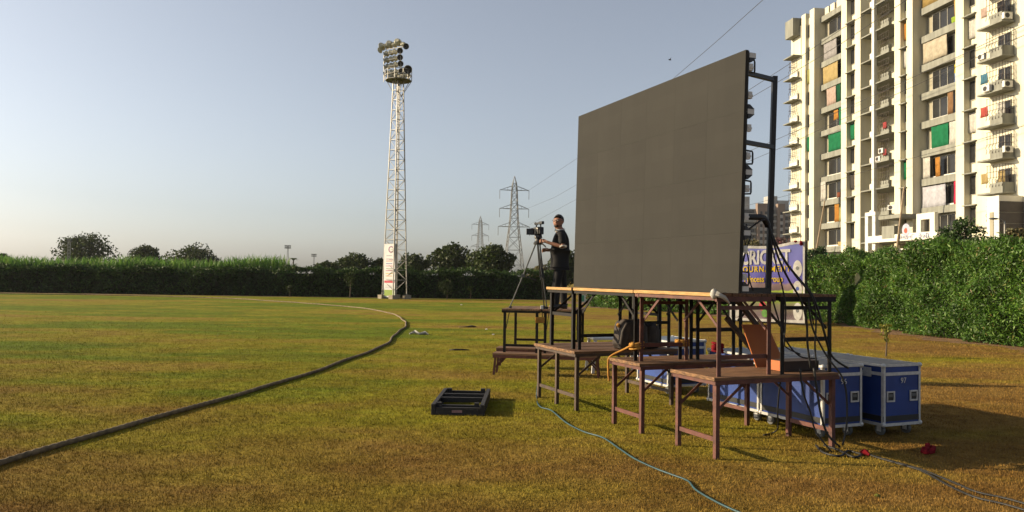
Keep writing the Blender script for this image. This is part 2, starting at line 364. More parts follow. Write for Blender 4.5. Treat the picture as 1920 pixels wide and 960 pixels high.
M['leaf_pink'] = leafmat('leaf_pink', [(0, (0.08, 0.07, 0.035)), (0.5, (0.16, 0.07, 0.07)), (1, (0.35, 0.12, 0.15))], 0.3)
hedge([(12.45, 30.4, 0), (12.6, 24, 0), (12.75, 18, 0), (13.1, 11, 0)][::-1], 1.9, [2.72, 2.62, 2.5], 2100, 0.125, 0.034, M['leaf_hedge'], 'tall sunlit green hedge with willow-like leaves below the apartment block', amp=1.7)
hedge([(4.2, 43.5, 0), (8.3, 36.5, 0), (12.9, 31.6, 0)][::-1], 1.5, [2.25, 2.1], 480, 0.17, 0.055, M['leaf_hedge'], 'green hedge behind the printed tournament banner')
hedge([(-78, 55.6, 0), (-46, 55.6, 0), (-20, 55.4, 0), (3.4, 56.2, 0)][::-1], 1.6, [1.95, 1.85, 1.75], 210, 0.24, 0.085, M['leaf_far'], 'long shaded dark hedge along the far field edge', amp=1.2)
# tall cane grass behind the far hedge
n = 26000
x = -78 + npr.random(n) * 61; y = 56.7 + npr.random(n) * 4.5
hump = 0.30 * np.exp(-((x + 17.5) / 4.2) ** 2); H0 = np.where(x < -22, 2.30, 2.30) + hump + 0.10 * np.sin(x * 0.6) + 0.08 * np.sin(x * 1.7)
H0 = H0 * np.clip((-14.5 - x) / 3.5, 0.55, 1)
bz = H0 - 1.15 * npr.random(n) ** 1.2 - 0.25; Lb = 0.55 + 0.5 * npr.random(n); az = npr.random(n) * 2 * math.pi; ln = np.abs(npr.normal(0.25, 0.35, n)); wd = 0.035 + 0.035 * npr.random(n)
d = np.stack([np.cos(az), np.sin(az), np.zeros(n)], 1); pr = np.stack([-np.sin(az + 0.7), np.cos(az + 0.7), np.zeros(n)], 1)
b0 = np.stack([x, y, bz], 1); mid = b0 + d * (np.sin(ln) * Lb * 0.5)[:, None]; mid[:, 2] += np.cos(ln) * Lb * 0.55
tip = mid + d * (Lb * 0.4 * np.sin(ln * 2.4 + 0.3))[:, None]; tip[:, 2] += Lb * 0.45 * np.cos(ln * 2.4 + 0.3)
V = np.stack([b0 - pr * wd[:, None] / 2, b0 + pr * wd[:, None] / 2, mid - pr * wd[:, None] / 2, mid + pr * wd[:, None] / 2, tip], 1).reshape(-1, 3)
i = np.arange(n)[:, None] * 5; F = np.concatenate([i + [0, 1, 3], i + [0, 3, 2], i + [2, 3, 4]])
tag(link('tall_cane', np_mesh('tall_cane', V, F), M['leaf_cane']), 'tall bright green cane grass rising behind the far hedge', 'cane', kind='stuff')
def tree(px, topy, wpx, D, label, m='leaf_tree', nl=6500, leaf=0.34, base=0.15, seed=1, group='trees beyond the far hedge', name='tree', loose=0.0, ry=None):
    r = random.Random(seed); g = np.random.default_rng(seed)
    top = Dp(px, topy, D); rx = wpx / 2 * D / FPX; Ht = top.z
    root = empty(name, (top.x, top.y, 0), 0, label, 'tree', group)
    zc = Ht * (1 + base) / 2; rz = Ht * (1 - base) / 2; ry = ry or rx
    tb = MB(); tr0 = max(0.06, Ht * 0.028)
    fork = Vector((r.uniform(-.2, .2), 0, Ht * (base + 0.18)))
    tb.tube([(0, 0, -0.1), (0.03, 0, Ht * base * 0.6), fork], [tr0 * 1.3, tr0, tr0 * 0.8], 8)
    cl = []; nc = 34
    for k in range(nc):
        ph = k * 2.399; zz = 1 - 2 * (k + 0.5) / nc; rr = math.sqrt(1 - zz * zz) * r.uniform(0.35, 0.9)
        flat = 1.0 if zz > -0.2 else 0.8
        c = Vector((math.cos(ph) * rr * rx * flat, math.sin(ph) * rr * ry * flat, zc + zz * rz * r.uniform(0.62, 0.86)))
        cl.append((c, rx * r.uniform(0.24, 0.42)))
        if k % 2 == 0:
            mid = fork.lerp(c, 0.5) + Vector((0, 0, 0.08 * rz)); tb.tube([fork, mid, c], [tr0 * 0.5, tr0 * 0.32, tr0 * 0.1], 5)
    tb.build('trunk', M['bark'], root, smooth=True)
    C = []
    for c, q in cl:
        k = nl // nc; v = g.normal(size=(k, 3)); v /= np.linalg.norm(v, axis=1)[:, None]
        rad = q * (0.55 + 0.5 * g.random(k) + loose * g.normal(0, 0.4, k)) * (1 + 0.22 * np.sin(v[:, 0] * 7 + c.x) * np.sin(v[:, 2] * 6 + c.y))
        C.append(np.array(c) + v * rad[:, None] * np.array([1, 1, 0.85]))
    C = np.concatenate(C); C = C[C[:, 2] > 0.15]
    V, F = leaves(C, leaf, leaf * 0.7)
    link('crown', np_mesh('crown', V, F), M[m], root); return root
tree(157, 437, 100, 120, 'broad dark tree above the cane with a pale lattice mast before it', seed=3, loose=0.2)
tree(274, 458, 62, 125, 'small round dark tree standing alone above the cane', seed=4, nl=5600)
tree(366, 464, 92, 118, 'low wide dome-shaped dark tree above the cane', seed=5)
tree(2, 474, 40, 130, 'small dark treetop peeking over the cane at its open end', seed=6, nl=3600)
tree(612, 489, 60, 85, 'low bushy tree beside the small white hut', seed=7, nl=5200, leaf=0.25)
tree(666, 477, 82, 88, 'rounded tree between the hut and the floodlight tower', seed=8, leaf=0.28)
tree(713, 481, 34, 88, 'narrow dark tree right behind the tall printed sponsor panel', seed=9, nl=3600, leaf=0.28)
tree(772, 478, 72, 80, 'loose sunlit tree just past the floodlight tower legs', seed=10, leaf=0.26, loose=0.25)
tree(845, 459, 84, 84, 'big dark rounded tree below the smaller pylon', seed=11, leaf=0.28, nl=8400)
tree(922, 460, 98, 78, 'big sunlit tree standing before the larger pylon', seed=12, leaf=0.28, nl=9200)
tree(1062, 470, 76, 82, 'leafy tree behind the camera operator', seed=13, leaf=0.26)
tree(1012, 498, 50, 74, 'low yellowish bush behind the camera tripod', 'leaf_dry', seed=14, nl=4400, leaf=0.22)
tree(1797, 398, 96, 34, 'conical dark evergreen in front of the housing gate sign', seed=15, leaf=0.13, nl=7500, base=0.05, group=None, m='leaf_far')
tree(1908, 408, 70, 33, 'dull brownish bush beside the dark clad podium', 'leaf_dry', seed=16, leaf=0.12, nl=5500, base=0.05, group=None)
tree(1532, 462, 74, 48, 'dark bush under the leaning bamboo pole by the apartment foot', seed=17, leaf=0.16, nl=8400, base=0.05, group=None, m='leaf_far')
tree(1408, 440, 70, 120, 'yellowish dry bush before the distant brown flats', 'leaf_dry', seed=18, leaf=0.35, nl=4400, base=0.05, group=None)
tree(1464, 441, 66, 110, 'pinkish flowering bush before the distant brown flats', 'leaf_pink', seed=19, leaf=0.32, nl=4400, base=0.05, group=None)
def sapling(px, py, topy, wpx, label, m='leaf_tree', D=None, leaf=0.13, nl=420, stem=0.5, group='saplings along the field edge'):
    p = G(px, py) if D is None else Dp(px, py, D); p.z = 0; D = p.y
    h = Dp(px, topy, D).z; w = wpx * D / FPX / 2
    root = empty('sapling', p, 0, label, 'sapling', group)
    MB().tube([(0, 0, -0.03), (0.03, 0.01, h * 0.5), (-0.02, 0, h * 0.92)], [0.03 * h / 1.5 + 0.004, 0.02 * h / 1.5 + 0.003, 0.004], 6).build('stem', M['bark'], root)
    v = npr.normal(size=(nl, 3)); v /= np.linalg.norm(v, axis=1)[:, None]; v *= (npr.random(nl) ** 0.5)[:, None]
    C = v * np.array([w, w, h * (1 - stem) / 2]) * (1 + 0.3 * np.sin(v * 6)) + np.array([0, 0, h * (1 + stem) / 2 - 0.02])
    V, F = leaves(C, leaf, leaf * 0.5, 0.3); link('foliage', np_mesh('sapling_leaves', V, F), M[m], root); return root
sapling(543, 557.5, 533, 13, 'short sapling with a small round leaf tuft before the far hedge')
sapling(656, 558.5, 505, 22, 'thin tall sapling before the far hedge near the tower', stem=0.45, nl=700)
sapling(838, 561.5, 521, 30, 'bushy young tree with forked pale stem before the far hedge', stem=0.3, nl=1500)
sapling(882, 561.5, 537, 10, 'spindly sapling with a few leaves before the far hedge', nl=160, stem=0.7)
sapling(1661, 668, 600, 19, 'yellow-leaved young plant standing before the sunlit hedge', 'leaf_yellow', leaf=0.09, nl=130, stem=0.5, group=None)
# ================================================================== TABLES
def text_mesh(s, size, ext=0.002, bold=0.0, sx=1.0, align='CENTER', space=1.0):
    c = bpy.data.curves.new('lettering', 'FONT'); c.body = s; c.size = size; c.extrude = ext; c.offset = bold
    c.align_x = align; c.align_y = 'CENTER'; c.space_character = space; c.resolution_u = 3
    o = bpy.data.objects.new('lettering', c); col.objects.link(o)
    bpy.context.view_layer.update()
    me = bpy.data.meshes.new_from_object(o.evaluated_get(bpy.context.evaluated_depsgraph_get()))
    bpy.data.objects.remove(o); bpy.data.curves.remove(c)
    me.materials.clear()
    if sx != 1.0: me.transform(Matrix.Diagonal((sx, 1, 1, 1)))
    return me
def table(o, rz, L, W, h, iron, label, edge=(), mids=(), planks=4, group=None, name='trestle_table', endbars=(0, 1), barz=0.15, braces=True, em='wood_edge', heavy=False):
    t = empty(name, o, rz, label, 'table', group); z0 = h - 0.028
    pw = W / planks
    for k in range(planks):
        j = rnd.uniform(-0.006, 0.006)
        MB().b2(j, L + j + rnd.uniform(-0.01, 0.01), k * pw + 0.003, (k + 1) * pw - 0.003, z0, h + rnd.uniform(-0.003, 0.003)).build('plank', M['wood_top'], t, bevel=0.003)
    r = MB(); q = 0.038
    for (x0, x1, y0, y1) in ((0, L, 0.004, 0.012), (0, L, W - 0.012, W - 0.004), (0.004, 0.012, 0.012, W - 0.012), (L - 0.012, L - 0.004, 0.012, W - 0.012)):
        r.b2(x0, x1, y0, y1, z0 - q, z0 - 0.001)
    r.build('rim', iron, t)
    for e in edge:
        b = MB()
        if e == 'x0': b.b2(-0.014, -0.003, 0, W, h - 0.03, h + 0.004)
        if e == 'y1': b.b2(0, L, W + 0.003, W + 0.014, h - 0.03, h + 0.004)
        b.build('edge_strip', M[em], t, bevel=0.003)
    ins = 0.05; lw = 0.042
    for ex in (ins, L - ins):
        for y in [ins, W - ins] + ([W * 0.5] if ex in mids else []):
            MB().add(*leg_shape(ex, y, lw, z0 - q)).build('leg', iron, t)
    for e in endbars:
        x = ins if e == 0 else L - ins
        MB().b2(x - 0.008, x + 0.008, ins, W - ins, barz, barz + 0.04).build('end_bar', iron, t)
    if heavy:
        for x in (0.03, L - 0.05):
            MB().b2(x, x + 0.02, ins, W - ins, h - 0.15, h - 0.115).build('apron', iron, t)
            MB().b2(x - 0.029, x - 0.003, 0, W, h - 0.075, h - 0.029).build('apron', iron, t)
    if braces:
        for x, s in ((ins, 1), (L - ins, -1)):
            for y in (ins + 0.024, W - ins - 0.024):
                MB().beam((x, y, h * 0.56), (x + s * min(0.34, L * 0.3), y, z0 - 0.03), 0.008, 0.026).build('brace', iron, t)
    return t
def leg_shape(x, y, w, z1):
    a = 0.011; h = w / 2      # iron angle section
    pr = [(-h, -h), (h, -h), (h, -h + a), (-h + a, -h + a), (-h + a, h), (-h, h)]
    vs = [(x + p, y + q, z) for z in (0, z1) for p, q in pr]
    return vs, [(5, 4, 3, 2, 1, 0), (6, 7, 8, 9, 10, 11)] + [(i, (i + 1) % 6, 6 + (i + 1) % 6, 6 + i) for i in range(6)]
UR = ANG + math.pi / 2
ZL = 0.73
table(VU(4.33, 5.62), ANG, 1.46, 0.68, ZL, M['iron_red'], 'red-brown lower trestle table at the near end of the platform', edge=('x0',), em='wood_worn')
table(VU(4.31, 6.82), ANG, 1.46, 0.66, ZL - 0.005, M['iron_red'], 'red-brown lower trestle table in the middle of the platform', edge=('x0',), em='wood_worn')
t = table(VU(4.29, 8.24), ANG, 1.46, 1.18, ZL - 0.012, M['iron_brown'], 'wide dark brown lower trestle table with three end legs', edge=('x0',), mids=(0.05,), planks=6, em='wood_worn')
ZU = 1.482
hu = ZU - ZL
table(VU(5.04, 5.66, ZL), UR, 1.39, 0.67, hu, M['iron_red'], 'upper trestle table under the near half of the screen', edge=('y1',), endbars=(0, 1), heavy=True)
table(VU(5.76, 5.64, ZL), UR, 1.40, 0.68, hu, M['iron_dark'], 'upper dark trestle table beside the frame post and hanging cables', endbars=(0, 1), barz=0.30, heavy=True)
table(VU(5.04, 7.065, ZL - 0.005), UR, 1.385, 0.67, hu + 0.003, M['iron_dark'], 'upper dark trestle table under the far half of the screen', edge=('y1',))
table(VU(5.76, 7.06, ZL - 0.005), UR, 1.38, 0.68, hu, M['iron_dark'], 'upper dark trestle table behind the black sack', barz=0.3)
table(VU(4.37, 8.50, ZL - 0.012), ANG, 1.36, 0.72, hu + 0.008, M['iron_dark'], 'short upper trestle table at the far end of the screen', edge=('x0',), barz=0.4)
# benches and the operator's tables
BZ = R(-9)
def bench(o, L, W, h, label):
    t = empty('bench', o, BZ, label, 'bench', 'low benches under the operator tables')
    for k in range(2): MB().b2(0, L, k * W / 2 + 0.003, (k + 1) * W / 2 - 0.003, h - 0.03, h).build('plank', M['wood_top'], t, bevel=0.003)
    MB().b2(0.005, L - 0.005, 0.004, 0.014, h - 0.075, h - 0.031).b2(0.005, L - 0.005, W - 0.014, W - 0.004, h - 0.075, h - 0.031).build('rim', M['iron_red'], t)
    for x in (0.05, L - 0.05):
        for y in (0.035, W - 0.035):
            s = -0.03 if x < 1 else 0.03
            MB().beam((x + s, y, 0), (x, y, h - 0.03), 0.035).build('leg', M['iron_red'], t)
            MB().beam((x + s * 0.4, y + 0.025, 0.12), (x - s * 5, y + 0.025, h - 0.07), 0.01, 0.025).build('brace', M['iron_red'], t)
    return t
bench((-0.30, 12.62, 0), 1.75, 0.36, 0.355, 'low red-brown bench nearer the lone frame on the turf')
bench((-0.26, 13.62, 0), 1.75, 0.36, 0.355, 'low red-brown bench behind its twin, nearer the far hedge')
def dtab(x, y, label):
    c, s = math.cos(BZ), math.sin(BZ)
    return table((x, y, 0.355), BZ + math.pi / 2, 1.30, 0.64, 0.725, M['iron_dark'], label, endbars=(0, 1), barz=0.1)
dtab(0.47, 12.66, 'table on low benches holding the front tripod foot')
dtab(1.14, 12.56, 'table on low benches on which the operator stands')
tb = MB(); pt = Vector((0.47, 12.66, 0.355))
for k in range(3): tb.box((0.475 , 12.70, 0.87 + k * 0.032), (0.15, 0.07, 0.03), Matrix.Rotation(rnd.uniform(-.2, .2), 3, 'Z'))
tag(tb.build('tape_band', M['tie_orange']), 'orange tape binding the legs of the two operator tables', 'tape')
# ================================================================== LED SCREEN
M['led'] = None
lm, lt, lp = nodes_of('led_face')
ltc = N(lt, 'ShaderNodeTexCoord').outputs['Object']
br = N(lt, 'ShaderNodeTexBrick'); br.offset = 0.0; br.inputs['Scale'].default_value = 1.0
br.inputs['Brick Width'].default_value = 0.13; br.inputs['Row Height'].default_value = 0.13; br.inputs['Mortar Size'].default_value = 0.0012
br.inputs['Color1'].default_value = (0.0278, 0.0266, 0.0236, 1); br.inputs['Color2'].default_value = (0.0308, 0.0295, 0.0262, 1); br.inputs['Mortar'].default_value = (0.0275, 0.026, 0.0227, 1)
lsw = N(lt, 'ShaderNodeSeparateXYZ'); lt.links.new(ltc, lsw.inputs[0]); lcb = N(lt, 'ShaderNodeCombineXYZ')
lt.links.new(lsw.outputs['X'], lcb.inputs['X']); lt.links.new(lsw.outputs['Z'], lcb.inputs['Y']); lt.links.new(lcb.outputs[0], br.inputs['Vector'])
oi = N(lt, 'ShaderNodeObjectInfo').outputs['Random']
lc = mixc(lt, 1.0, br.outputs['Color'], ramp(lt, oi, [(0, (0.97, 0.97, 0.97)), (1, (1.035, 1.035, 1.03))]), 'MULTIPLY')
geo = N(lt, 'ShaderNodeNewGeometry').outputs['Position']
lc = mixc(lt, 1.0, lc, ramp(lt, noise(lt, mapping(lt, geo, (1.5, 1.5, 0.5)), 2.2, 5), [(0.35, (0.95, 0.95, 0.95)), (0.72, (1.05, 1.05, 1.04))]), 'MULTIPLY')
lc = mixc(lt, ramp(lt, noise(lt, geo, 22.0, 1), [(0.785, (0, 0, 0)), (0.80, (1, 1, 1))]), lc, (0.03, 0.025, 0.02))
lt.links.new(lc, lp.inputs['Base Color']); lp.inputs['Roughness'].default_value = 0.85; lp.inputs['Specular IOR Level'].default_value = 0.15
sc_ = empty('led_screen', VU(4.42, 5.43, 1.488), 0, 'large dark grey-brown display wall of square panels on stacked tables', 'screen')
sc_.rotation_euler = (0, -0.002, UR)
SW, SH, NX, NZ = 3.13, 2.125, 6, 4
cw, ch = SW / NX, SH / NZ
pan = MB().b2(0.0004, cw - 0.0004, -0.03, 0, 0.0004, ch - 0.0004).mesh('led_panel'); pan.materials.append(lm); SHR = 0.036; shm = Matrix.Identity(4); shm[0][2] = -SHR; pan.transform(shm)
cab = MB().b2(0.004, cw - 0.004, -0.042, -0.032, 0.004, ch - 0.004).mesh('led_cabinet'); cab.materials.append(M['black_plastic']); cab.transform(shm)
for i in range(NX):
    for j in range(NZ):
        p = link('led_panel', pan, None, sc_, (i * cw - SHR * j * ch, rnd.uniform(-0.0002, 0.0002), j * ch))
        link('cabinet', cab, None, p)
hb = MB().tube([(0, 0, -0.06), (0, -0.07, -0.055), (0, -0.075, -0.04), (0, -0.075, 0.04), (0, -0.07, 0.055), (0, 0, 0.06)], 0.008, 6).mesh('handle'); hb.materials.append(M['black_plastic'])
cn = MB().b2(-0.004, 0.03, -0.042, 0, -0.03, 0.03).b2(-0.010, -0.0045, -0.045, -0.01, -0.012, 0.004).mesh('connector'); cn.materials.append(M['white_plastic'])
cb = MB().b2(-0.004, 0.03, -0.068, 0, -0.022, 0.022).mesh('corner_block'); cb.materials.append(M['white_plastic'])
cbk = MB().add([(-0.006, 0, .023), (-0.006, -.070, .023), (-0.006, -.02, .062), (-0.006, 0, .062), (.03, 0, .023), (.03, -.070, .023), (.03, -.02, .062), (.03, 0, .062)], [(3, 2, 1, 0), (4, 5, 6, 7), (0, 1, 5, 4), (1, 2, 6, 5), (2, 3, 7, 6), (3, 0, 4, 7)]).mesh('corner_cap'); cbk.materials.append(M['black_plastic'])
for j in range(NZ + 1):
    z = min(max(j * ch, 0.04), SH - 0.04)
    b = link('corner_block', cb, None, sc_, (0.003 - SHR * z, -0.043, z))
    if j < NZ: link('corner_cap', cbk, None, b)
    if j > 0:
        k = link('corner_cap', cbk, None, b); k.scale = (1, 1, -1)
for j in range(NZ):
    link('handle', hb, None, sc_, (0.012 - SHR * (j + 0.5) * ch, -0.040, j * ch + (0.40 if j % 2 else 0.13)))
    for f in (0.27, 0.73): link('connector', cn, None, sc_, (0.003 - SHR * (j + f) * ch, -0.043, (j + f) * ch))
# frame behind the screen
for k, (u0, lab) in enumerate(((5.72, 'black steel post frame bracing the near end of the screen'), (8.15, 'black steel post frame bracing the far end of the screen'))):
    f = empty('screen_frame', VU(0, 0), 0, lab, 'frame')
    p = VU(5.0, u0, ZU); q = VU(5.04, u0 - 0.03, 3.53)
    MB().beam(p, q, 0.045).build('post', M['black_paint'], f)
    for z in ((3.51, 2.87) if k == 0 else (3.51, 2.87, 2.17)):
        MB().beam(VU(4.53, u0 - 0.1 if k == 0 else u0, z + 0.0), VU(5.03, u0 - 0.025, z - 0.012), 0.038).build('arm', M['black_paint'], f)
    MB().beam(VU(4.55, u0 - 0.02, ZU + 0.03), VU(5.0, u0 - 0.02, ZU + 0.03), 0.05).build('foot_rail', M['black_paint'], f)
# ================================================================== CASES
def flight_case(v, u, num, label, rz=ANG, W=0.53, L=0.92, Z0=0.118, Z1=0.75):
    t = empty('flight_case', VU(v, u), rz, label, 'flight case', 'blue wheeled flight cases behind the tables')
    MB().b2(0.006, W - 0.006, 0.006, L - 0.006, Z0, Z1 - 0.012).build('body', M['case_blue'], t)
    MB().b2(0.0, W, 0.0, L, Z1 - 0.012, Z1 - 0.002).build('lid', M['case_top'], t)
    e = MB(); a = 0.026
    for x in (0, W):
        for y in (0, L):
            sx, sy = (1 if x == 0 else -1), (1 if y == 0 else -1)
            e.b2(x, x + sx * a, y - sy * 0.004, y + sy * 0.002, Z0, Z1 - 0.003); e.b2(x - sx * 0.004, x + sx * 0.002, y + sy * 0.003, y + sy * a, Z0, Z1 - 0.003)
    for z, zz in ((Z0 - 0.004, Z0 + 0.026), (Z1 - 0.024, Z1 + 0.002), (Z1 - 0.115, Z1 - 0.082)):
        e.b2(-0.007, -0.001, 0, L, z, zz); e.b2(W + 0.001, W + 0.007, 0, L, z, zz)
        e.b2(-0.001, W + 0.001, -0.007, -0.0045, z, zz); e.b2(-0.001, W + 0.001, L + 0.0045, L + 0.007, z, zz)
    e.build('edge_trim', M['alu'], t)
    MB().b2(-0.003, W + 0.003, -0.003, L + 0.003, Z0 + 0.045, Z0 + 0.10).build('base_band', M['black_plastic'], t)
    for x in (0.005, W - 0.005):
        for y in (0.005, L - 0.005):
            for z in (Z0 + 0.012, Z1 - 0.014): MB().ball((x, y, z), 0.026, 0.026, 0.026, 8, 6).build('corner', M['alu'], t, smooth=True)
    for x in (0.10, W - 0.10):
        h = MB(); z = Z0 + 0.30
        for (x0, x1, z0, z1) in ((-.055, .055, .04, .055), (-.055, .055, -.055, -.04), (-.055, -.042, -.04, .04), (.042, .055, -.04, .04)): h.b2(x + x0, x + x1, -0.009, 0.004, z + z0, z + z1)
        ho = h.build('handle', M['alu'], t)
        MB().b2(x - 0.042, x + 0.042, 0.0035, 0.0055, z - 0.04, z + 0.04).build('recess', M['black_plastic'], ho)
        MB().b2(x - 0.03, x + 0.03, -0.006, 0.0030, z - 0.005, z + 0.022).build('grip', M['wheel_grey'], ho)
    for y in (0.2, L - 0.2): MB().b2(-0.012, -0.0035, y - 0.05, y + 0.05, Z1 - 0.14, Z1 - 0.045).build('latch', M['alu'], t)
    for x in (0.08, W - 0.08):
        for y in (0.1, L - 0.1):
            c = MB().b2(x - 0.03, x - 0.022, y - 0.02, y + 0.03, 0.045, Z0).b2(x + 0.022, x + 0.03, y - 0.02, y + 0.03, 0.045, Z0).b2(x - 0.03, x + 0.03, y - 0.03, y + 0.03, Z0 - 0.012, Z0 - 0.001).build('caster', M['alu'], t)
            MB().lathe([(0.0, -0.02), (0.052, -0.02), (0.058, -0.011), (0.058, 0.011), (0.052, 0.02), (0.0, 0.02)], 16, Matrix.Rotation(R(90), 3, 'Y'), (x, y + 0.012, 0.058)).build('wheel', M['wheel_grey'], c, smooth=False)
    if num: link('number', text_mesh(num, 0.082, 0.001), M['white_plastic'], t, (W * 0.52, -0.0085, Z0 + 0.46), (R(90), 0, 0))
    return t
flight_case(5.93, 5.98, '96', 'blue flight case marked 96 right behind the near table')
flight_case(6.63, 5.86, '97', 'blue flight case marked 97 standing in full view at the end of the row')
flight_case(5.95, 6.95, '', 'blue flight case behind the one marked 96, its side sunlit')
flight_case(6.65, 6.84, '', 'blue flight case behind the one marked 97')
flight_case(6.12, 8.98, '', 'blue flight case standing apart under the middle of the platform', W=0.62, L=0.8)
# ================================================================== LOOSE THINGS ON THE TABLES
# leaning orange board and brown tray
b = MB(); w = 0.34
p0, p1 = VU(5.24, 6.15, ZL + 0.004), VU(5.57, 6.10, ZL + 0.004); up = Vector((-0.12, 0.10, 0.42))
th = Vector((0.003, -0.009, 0))
q = [p0, p1, p1 + up + VH * -0.05, p0 + up]
b.add(q + [x + UH * 0.012 for x in q], [(0, 1, 2, 3), (7, 6, 5, 4), (0, 4, 5, 1), (1, 5, 6, 2), (2, 6, 7, 3), (3, 7, 4, 0)])
tag(b.build('board', M['orange_board']), 'orange-brown board leaning on the near lower table', 'board')
tr = empty('tray', VU(5.26, 5.80, ZL), ANG, 'shallow dark wooden tray with orange end lying on the near table', 'tray')
MB().b2(0.012, 0.44, 0.0, 0.22, 0.006, 0.10).build('box', mat('tray_dark', (0.05, 0.028, 0.02), None, 6, 0.7), tr)
MB().b2(0, 0.011, 0.0, 0.22, 0.004, 0.10).build('end_panel', M['orange_board'], tr)
def sack(c, rx, ry, rz, label, rot=0):
    me = bpy.data.meshes.new('sack'); bm = bmesh.new(); bmesh.ops.create_icosphere(bm, subdivisions=4, radius=1)
    for v in bm.verts:
        p = v.co; s = 1 + 0.06 * math.sin(5 * p.x + 2) * math.sin(4 * p.z) + 0.05 * math.sin(9 * p.y + 3 * p.z) + 0.03 * math.sin(14 * p.x - 7 * p.z)
        q = Vector([math.copysign(abs(a) ** 0.6, a) for a in p]) * s
        v.co = (q.x * rx, q.y * ry, max(q.z, -0.9) * rz)
    bm.to_mesh(me); bm.free(); me.polygons.foreach_set('use_smooth', [True] * len(me.polygons))
    return tag(link('sack', me, M['sack'], None, c, (0, 0, rot)), label, 'sack')
sack(VU(5.10, 8.32, ZL + 0.17), 0.20, 0.15, 0.20, 'black bulging sack tied with an orange strip on the wide table', ANG)
MB_b = MB()
sb = tag(sack(VU(5.40, 8.05, ZL + 0.10), 0.13, 0.13, 0.17, 'smaller black bag slumped beside the bulging sack', ANG), None, None)
sb.location = VU(5.42, 8.42, ZL + 0.145)
# cloth strips tied round the legs
def tie(p, n, r, label, tail=None, m='tie_orange'):
    b = MB()
    for k in range(n):
        z = p.z + (k - n / 2) * 0.018; a = rnd.uniform(-0.18, 0.18)
        pts = [p + Vector((math.cos(i * math.pi / 5) * r, math.sin(i * math.pi / 5) * r, z - p.z + a * r * math.cos(i * math.pi / 5))) for i in range(11)]
        b.tube(pts, 0.011, 5)
    b.ball(p + Vector((-r * 0.7, -r * 0.7, 0)), 0.03, 0.03, 0.028, 8, 6, 0.25)
    if tail: b.tube(catmull([Vector(x) for x in tail], 0.03), 0.012, 5)
    return tag(b.build('cloth_tie', M[m], smooth=True), label, 'cloth tie')
a = VU(4.41, 7.06, 0.90)
tie(a, 4, 0.075, 'orange cloth tie with a long tail round the middle upper legs', [a + Vector((-0.06, -0.06, 0)), VU(4.38, 7.28, 0.83), VU(4.325, 7.43, 0.755), VU(4.29, 7.45, 0.70), VU(4.285, 7.44, 0.56), VU(4.29, 7.43, 0.47)])
tie(VU(4.99, 7.06, 0.92), 4, 0.075, 'orange cloth tie round the paired legs behind the middle seam')
tie(VU(4.42, 8.42, 1.02), 2, 0.05, 'small orange strip knotted on the leg beside the black sack') .location = VU(0.55, -0.1, 0)
tie(VU(4.42, 5.74, 0.985), 5, 0.05, 'red cloth bound round the corner legs of the near upper table', m='red_cloth').location = VU(0.1, 0.1, 0)
wb = MB().ball(VU(4.335, 5.66, ZU - 0.005), 0.035, 0.035, 0.045, 9, 7, 0.2).tube([VU(4.34, 5.65, ZU), VU(4.42, 5.62, ZU - 0.035), VU(4.47, 5.615, ZU - 0.09)], [0.03, 0.02, 0.01], 6)
tag(wb.build('cloth_bundle', M['white_cloth'], smooth=True), 'white cloth bundle wrapped on the upper table corner', 'cloth')
# timber props behind the platform
for a, c, lab in ((Upl(1382, 563, 6.5), Upl(1445, 643, 6.5), 'brown timber prop slanting down behind the orange board'), (Upl(1362, 596, 6.7), Upl(1416, 662, 6.7), 'brown timber prop slanting beside the red cloth binding')):
    tag(MB().beam(a, c, 0.04, 0.045).build('timber_prop', M['iron_brown']), lab, 'timber')
# white plastic table behind the wide table
pq = G(1113, 700)
pc = empty('plastic_table', (pq.x, pq.y, 0), ANG - 0.25, 'low white plastic table behind the wide dark table', 'table')
for x in (0, 0.80):
    for y in (0, 0.42):
        sx, sy = (-0.02 if x == 0 else 0.02), (-0.02 if y == 0 else 0.02)
        MB().beam((x + sx, y + sy, 0), (x * 0.94 + 0.025, y, 0.56), 0.05, 0.035).build('leg', M['white_plastic'], pc)
MB().b2(-0.02, 0.82, -0.03, 0.45, 0.56, 0.60).build('top', M['white_plastic'], pc, bevel=0.008)
# ================================================================== CABLES
M['cable_black'] = mat('cable_black', (0.016, 0.016, 0.016), None, 5, 0.6)
M['cable_green'] = mat('cable_green', (0.033, 0.098, 0.115), (0.02, 0.06, 0.07), 3, 0.5)
def cable(pts, r, m, label, n=6, step=0.05):
    return tag(MB().tube(catmull([Vector(p) for p in pts], step), r, n).build('cable', M[m], smooth=True), label, 'cable')
gpts = [(1009, 700), (1006, 745), (1012, 764), (1034, 772), (1062, 795), (1095, 812), (1130, 823), (1160, 843), (1190, 863), (1228, 881), (1262, 894), (1290, 905), (1305, 922), (1340, 943), (1380, 962), (1440, 985)]
cp = [VU(4.33, 9.36, 0.66), VU(4.325, 9.37, 0.3)] + [G(*q) + Vector((0, 0, 0.014)) for q in gpts[1:]]
cable(cp, 0.0085, 'cable_green', 'teal-green cable winding over the turf from the wide table')
for k, off in enumerate((0, 7)):
    q = [(1612, 848), (1640, 858), (1690, 872), (1730, 884), (1780, 904 + off), (1830, 925 + off), (1880, 936 + off), (1930, 950 + off), (2000, 972 + off)]
    cable([G(x, y + off * (i / 9)) + Vector((0, 0, 0.012)) for i, (x, y) in enumerate(q)], 0.009, 'cable_black', ('black cable running over the turf from the red rag', 'second black cable beside its twin over the turf')[k])
def bundle(px, u, r, lab): return cable([Upl(x, y, uu) for (x, y), uu in zip(px, u)], r, 'cable_black', lab)
bundle([(1391, 407), (1412, 407), (1432, 409), (1440, 424)], [5.60, 5.62, 5.64, 5.66], 0.03, 'thick black cable bundle slung from the screen edge to the post')
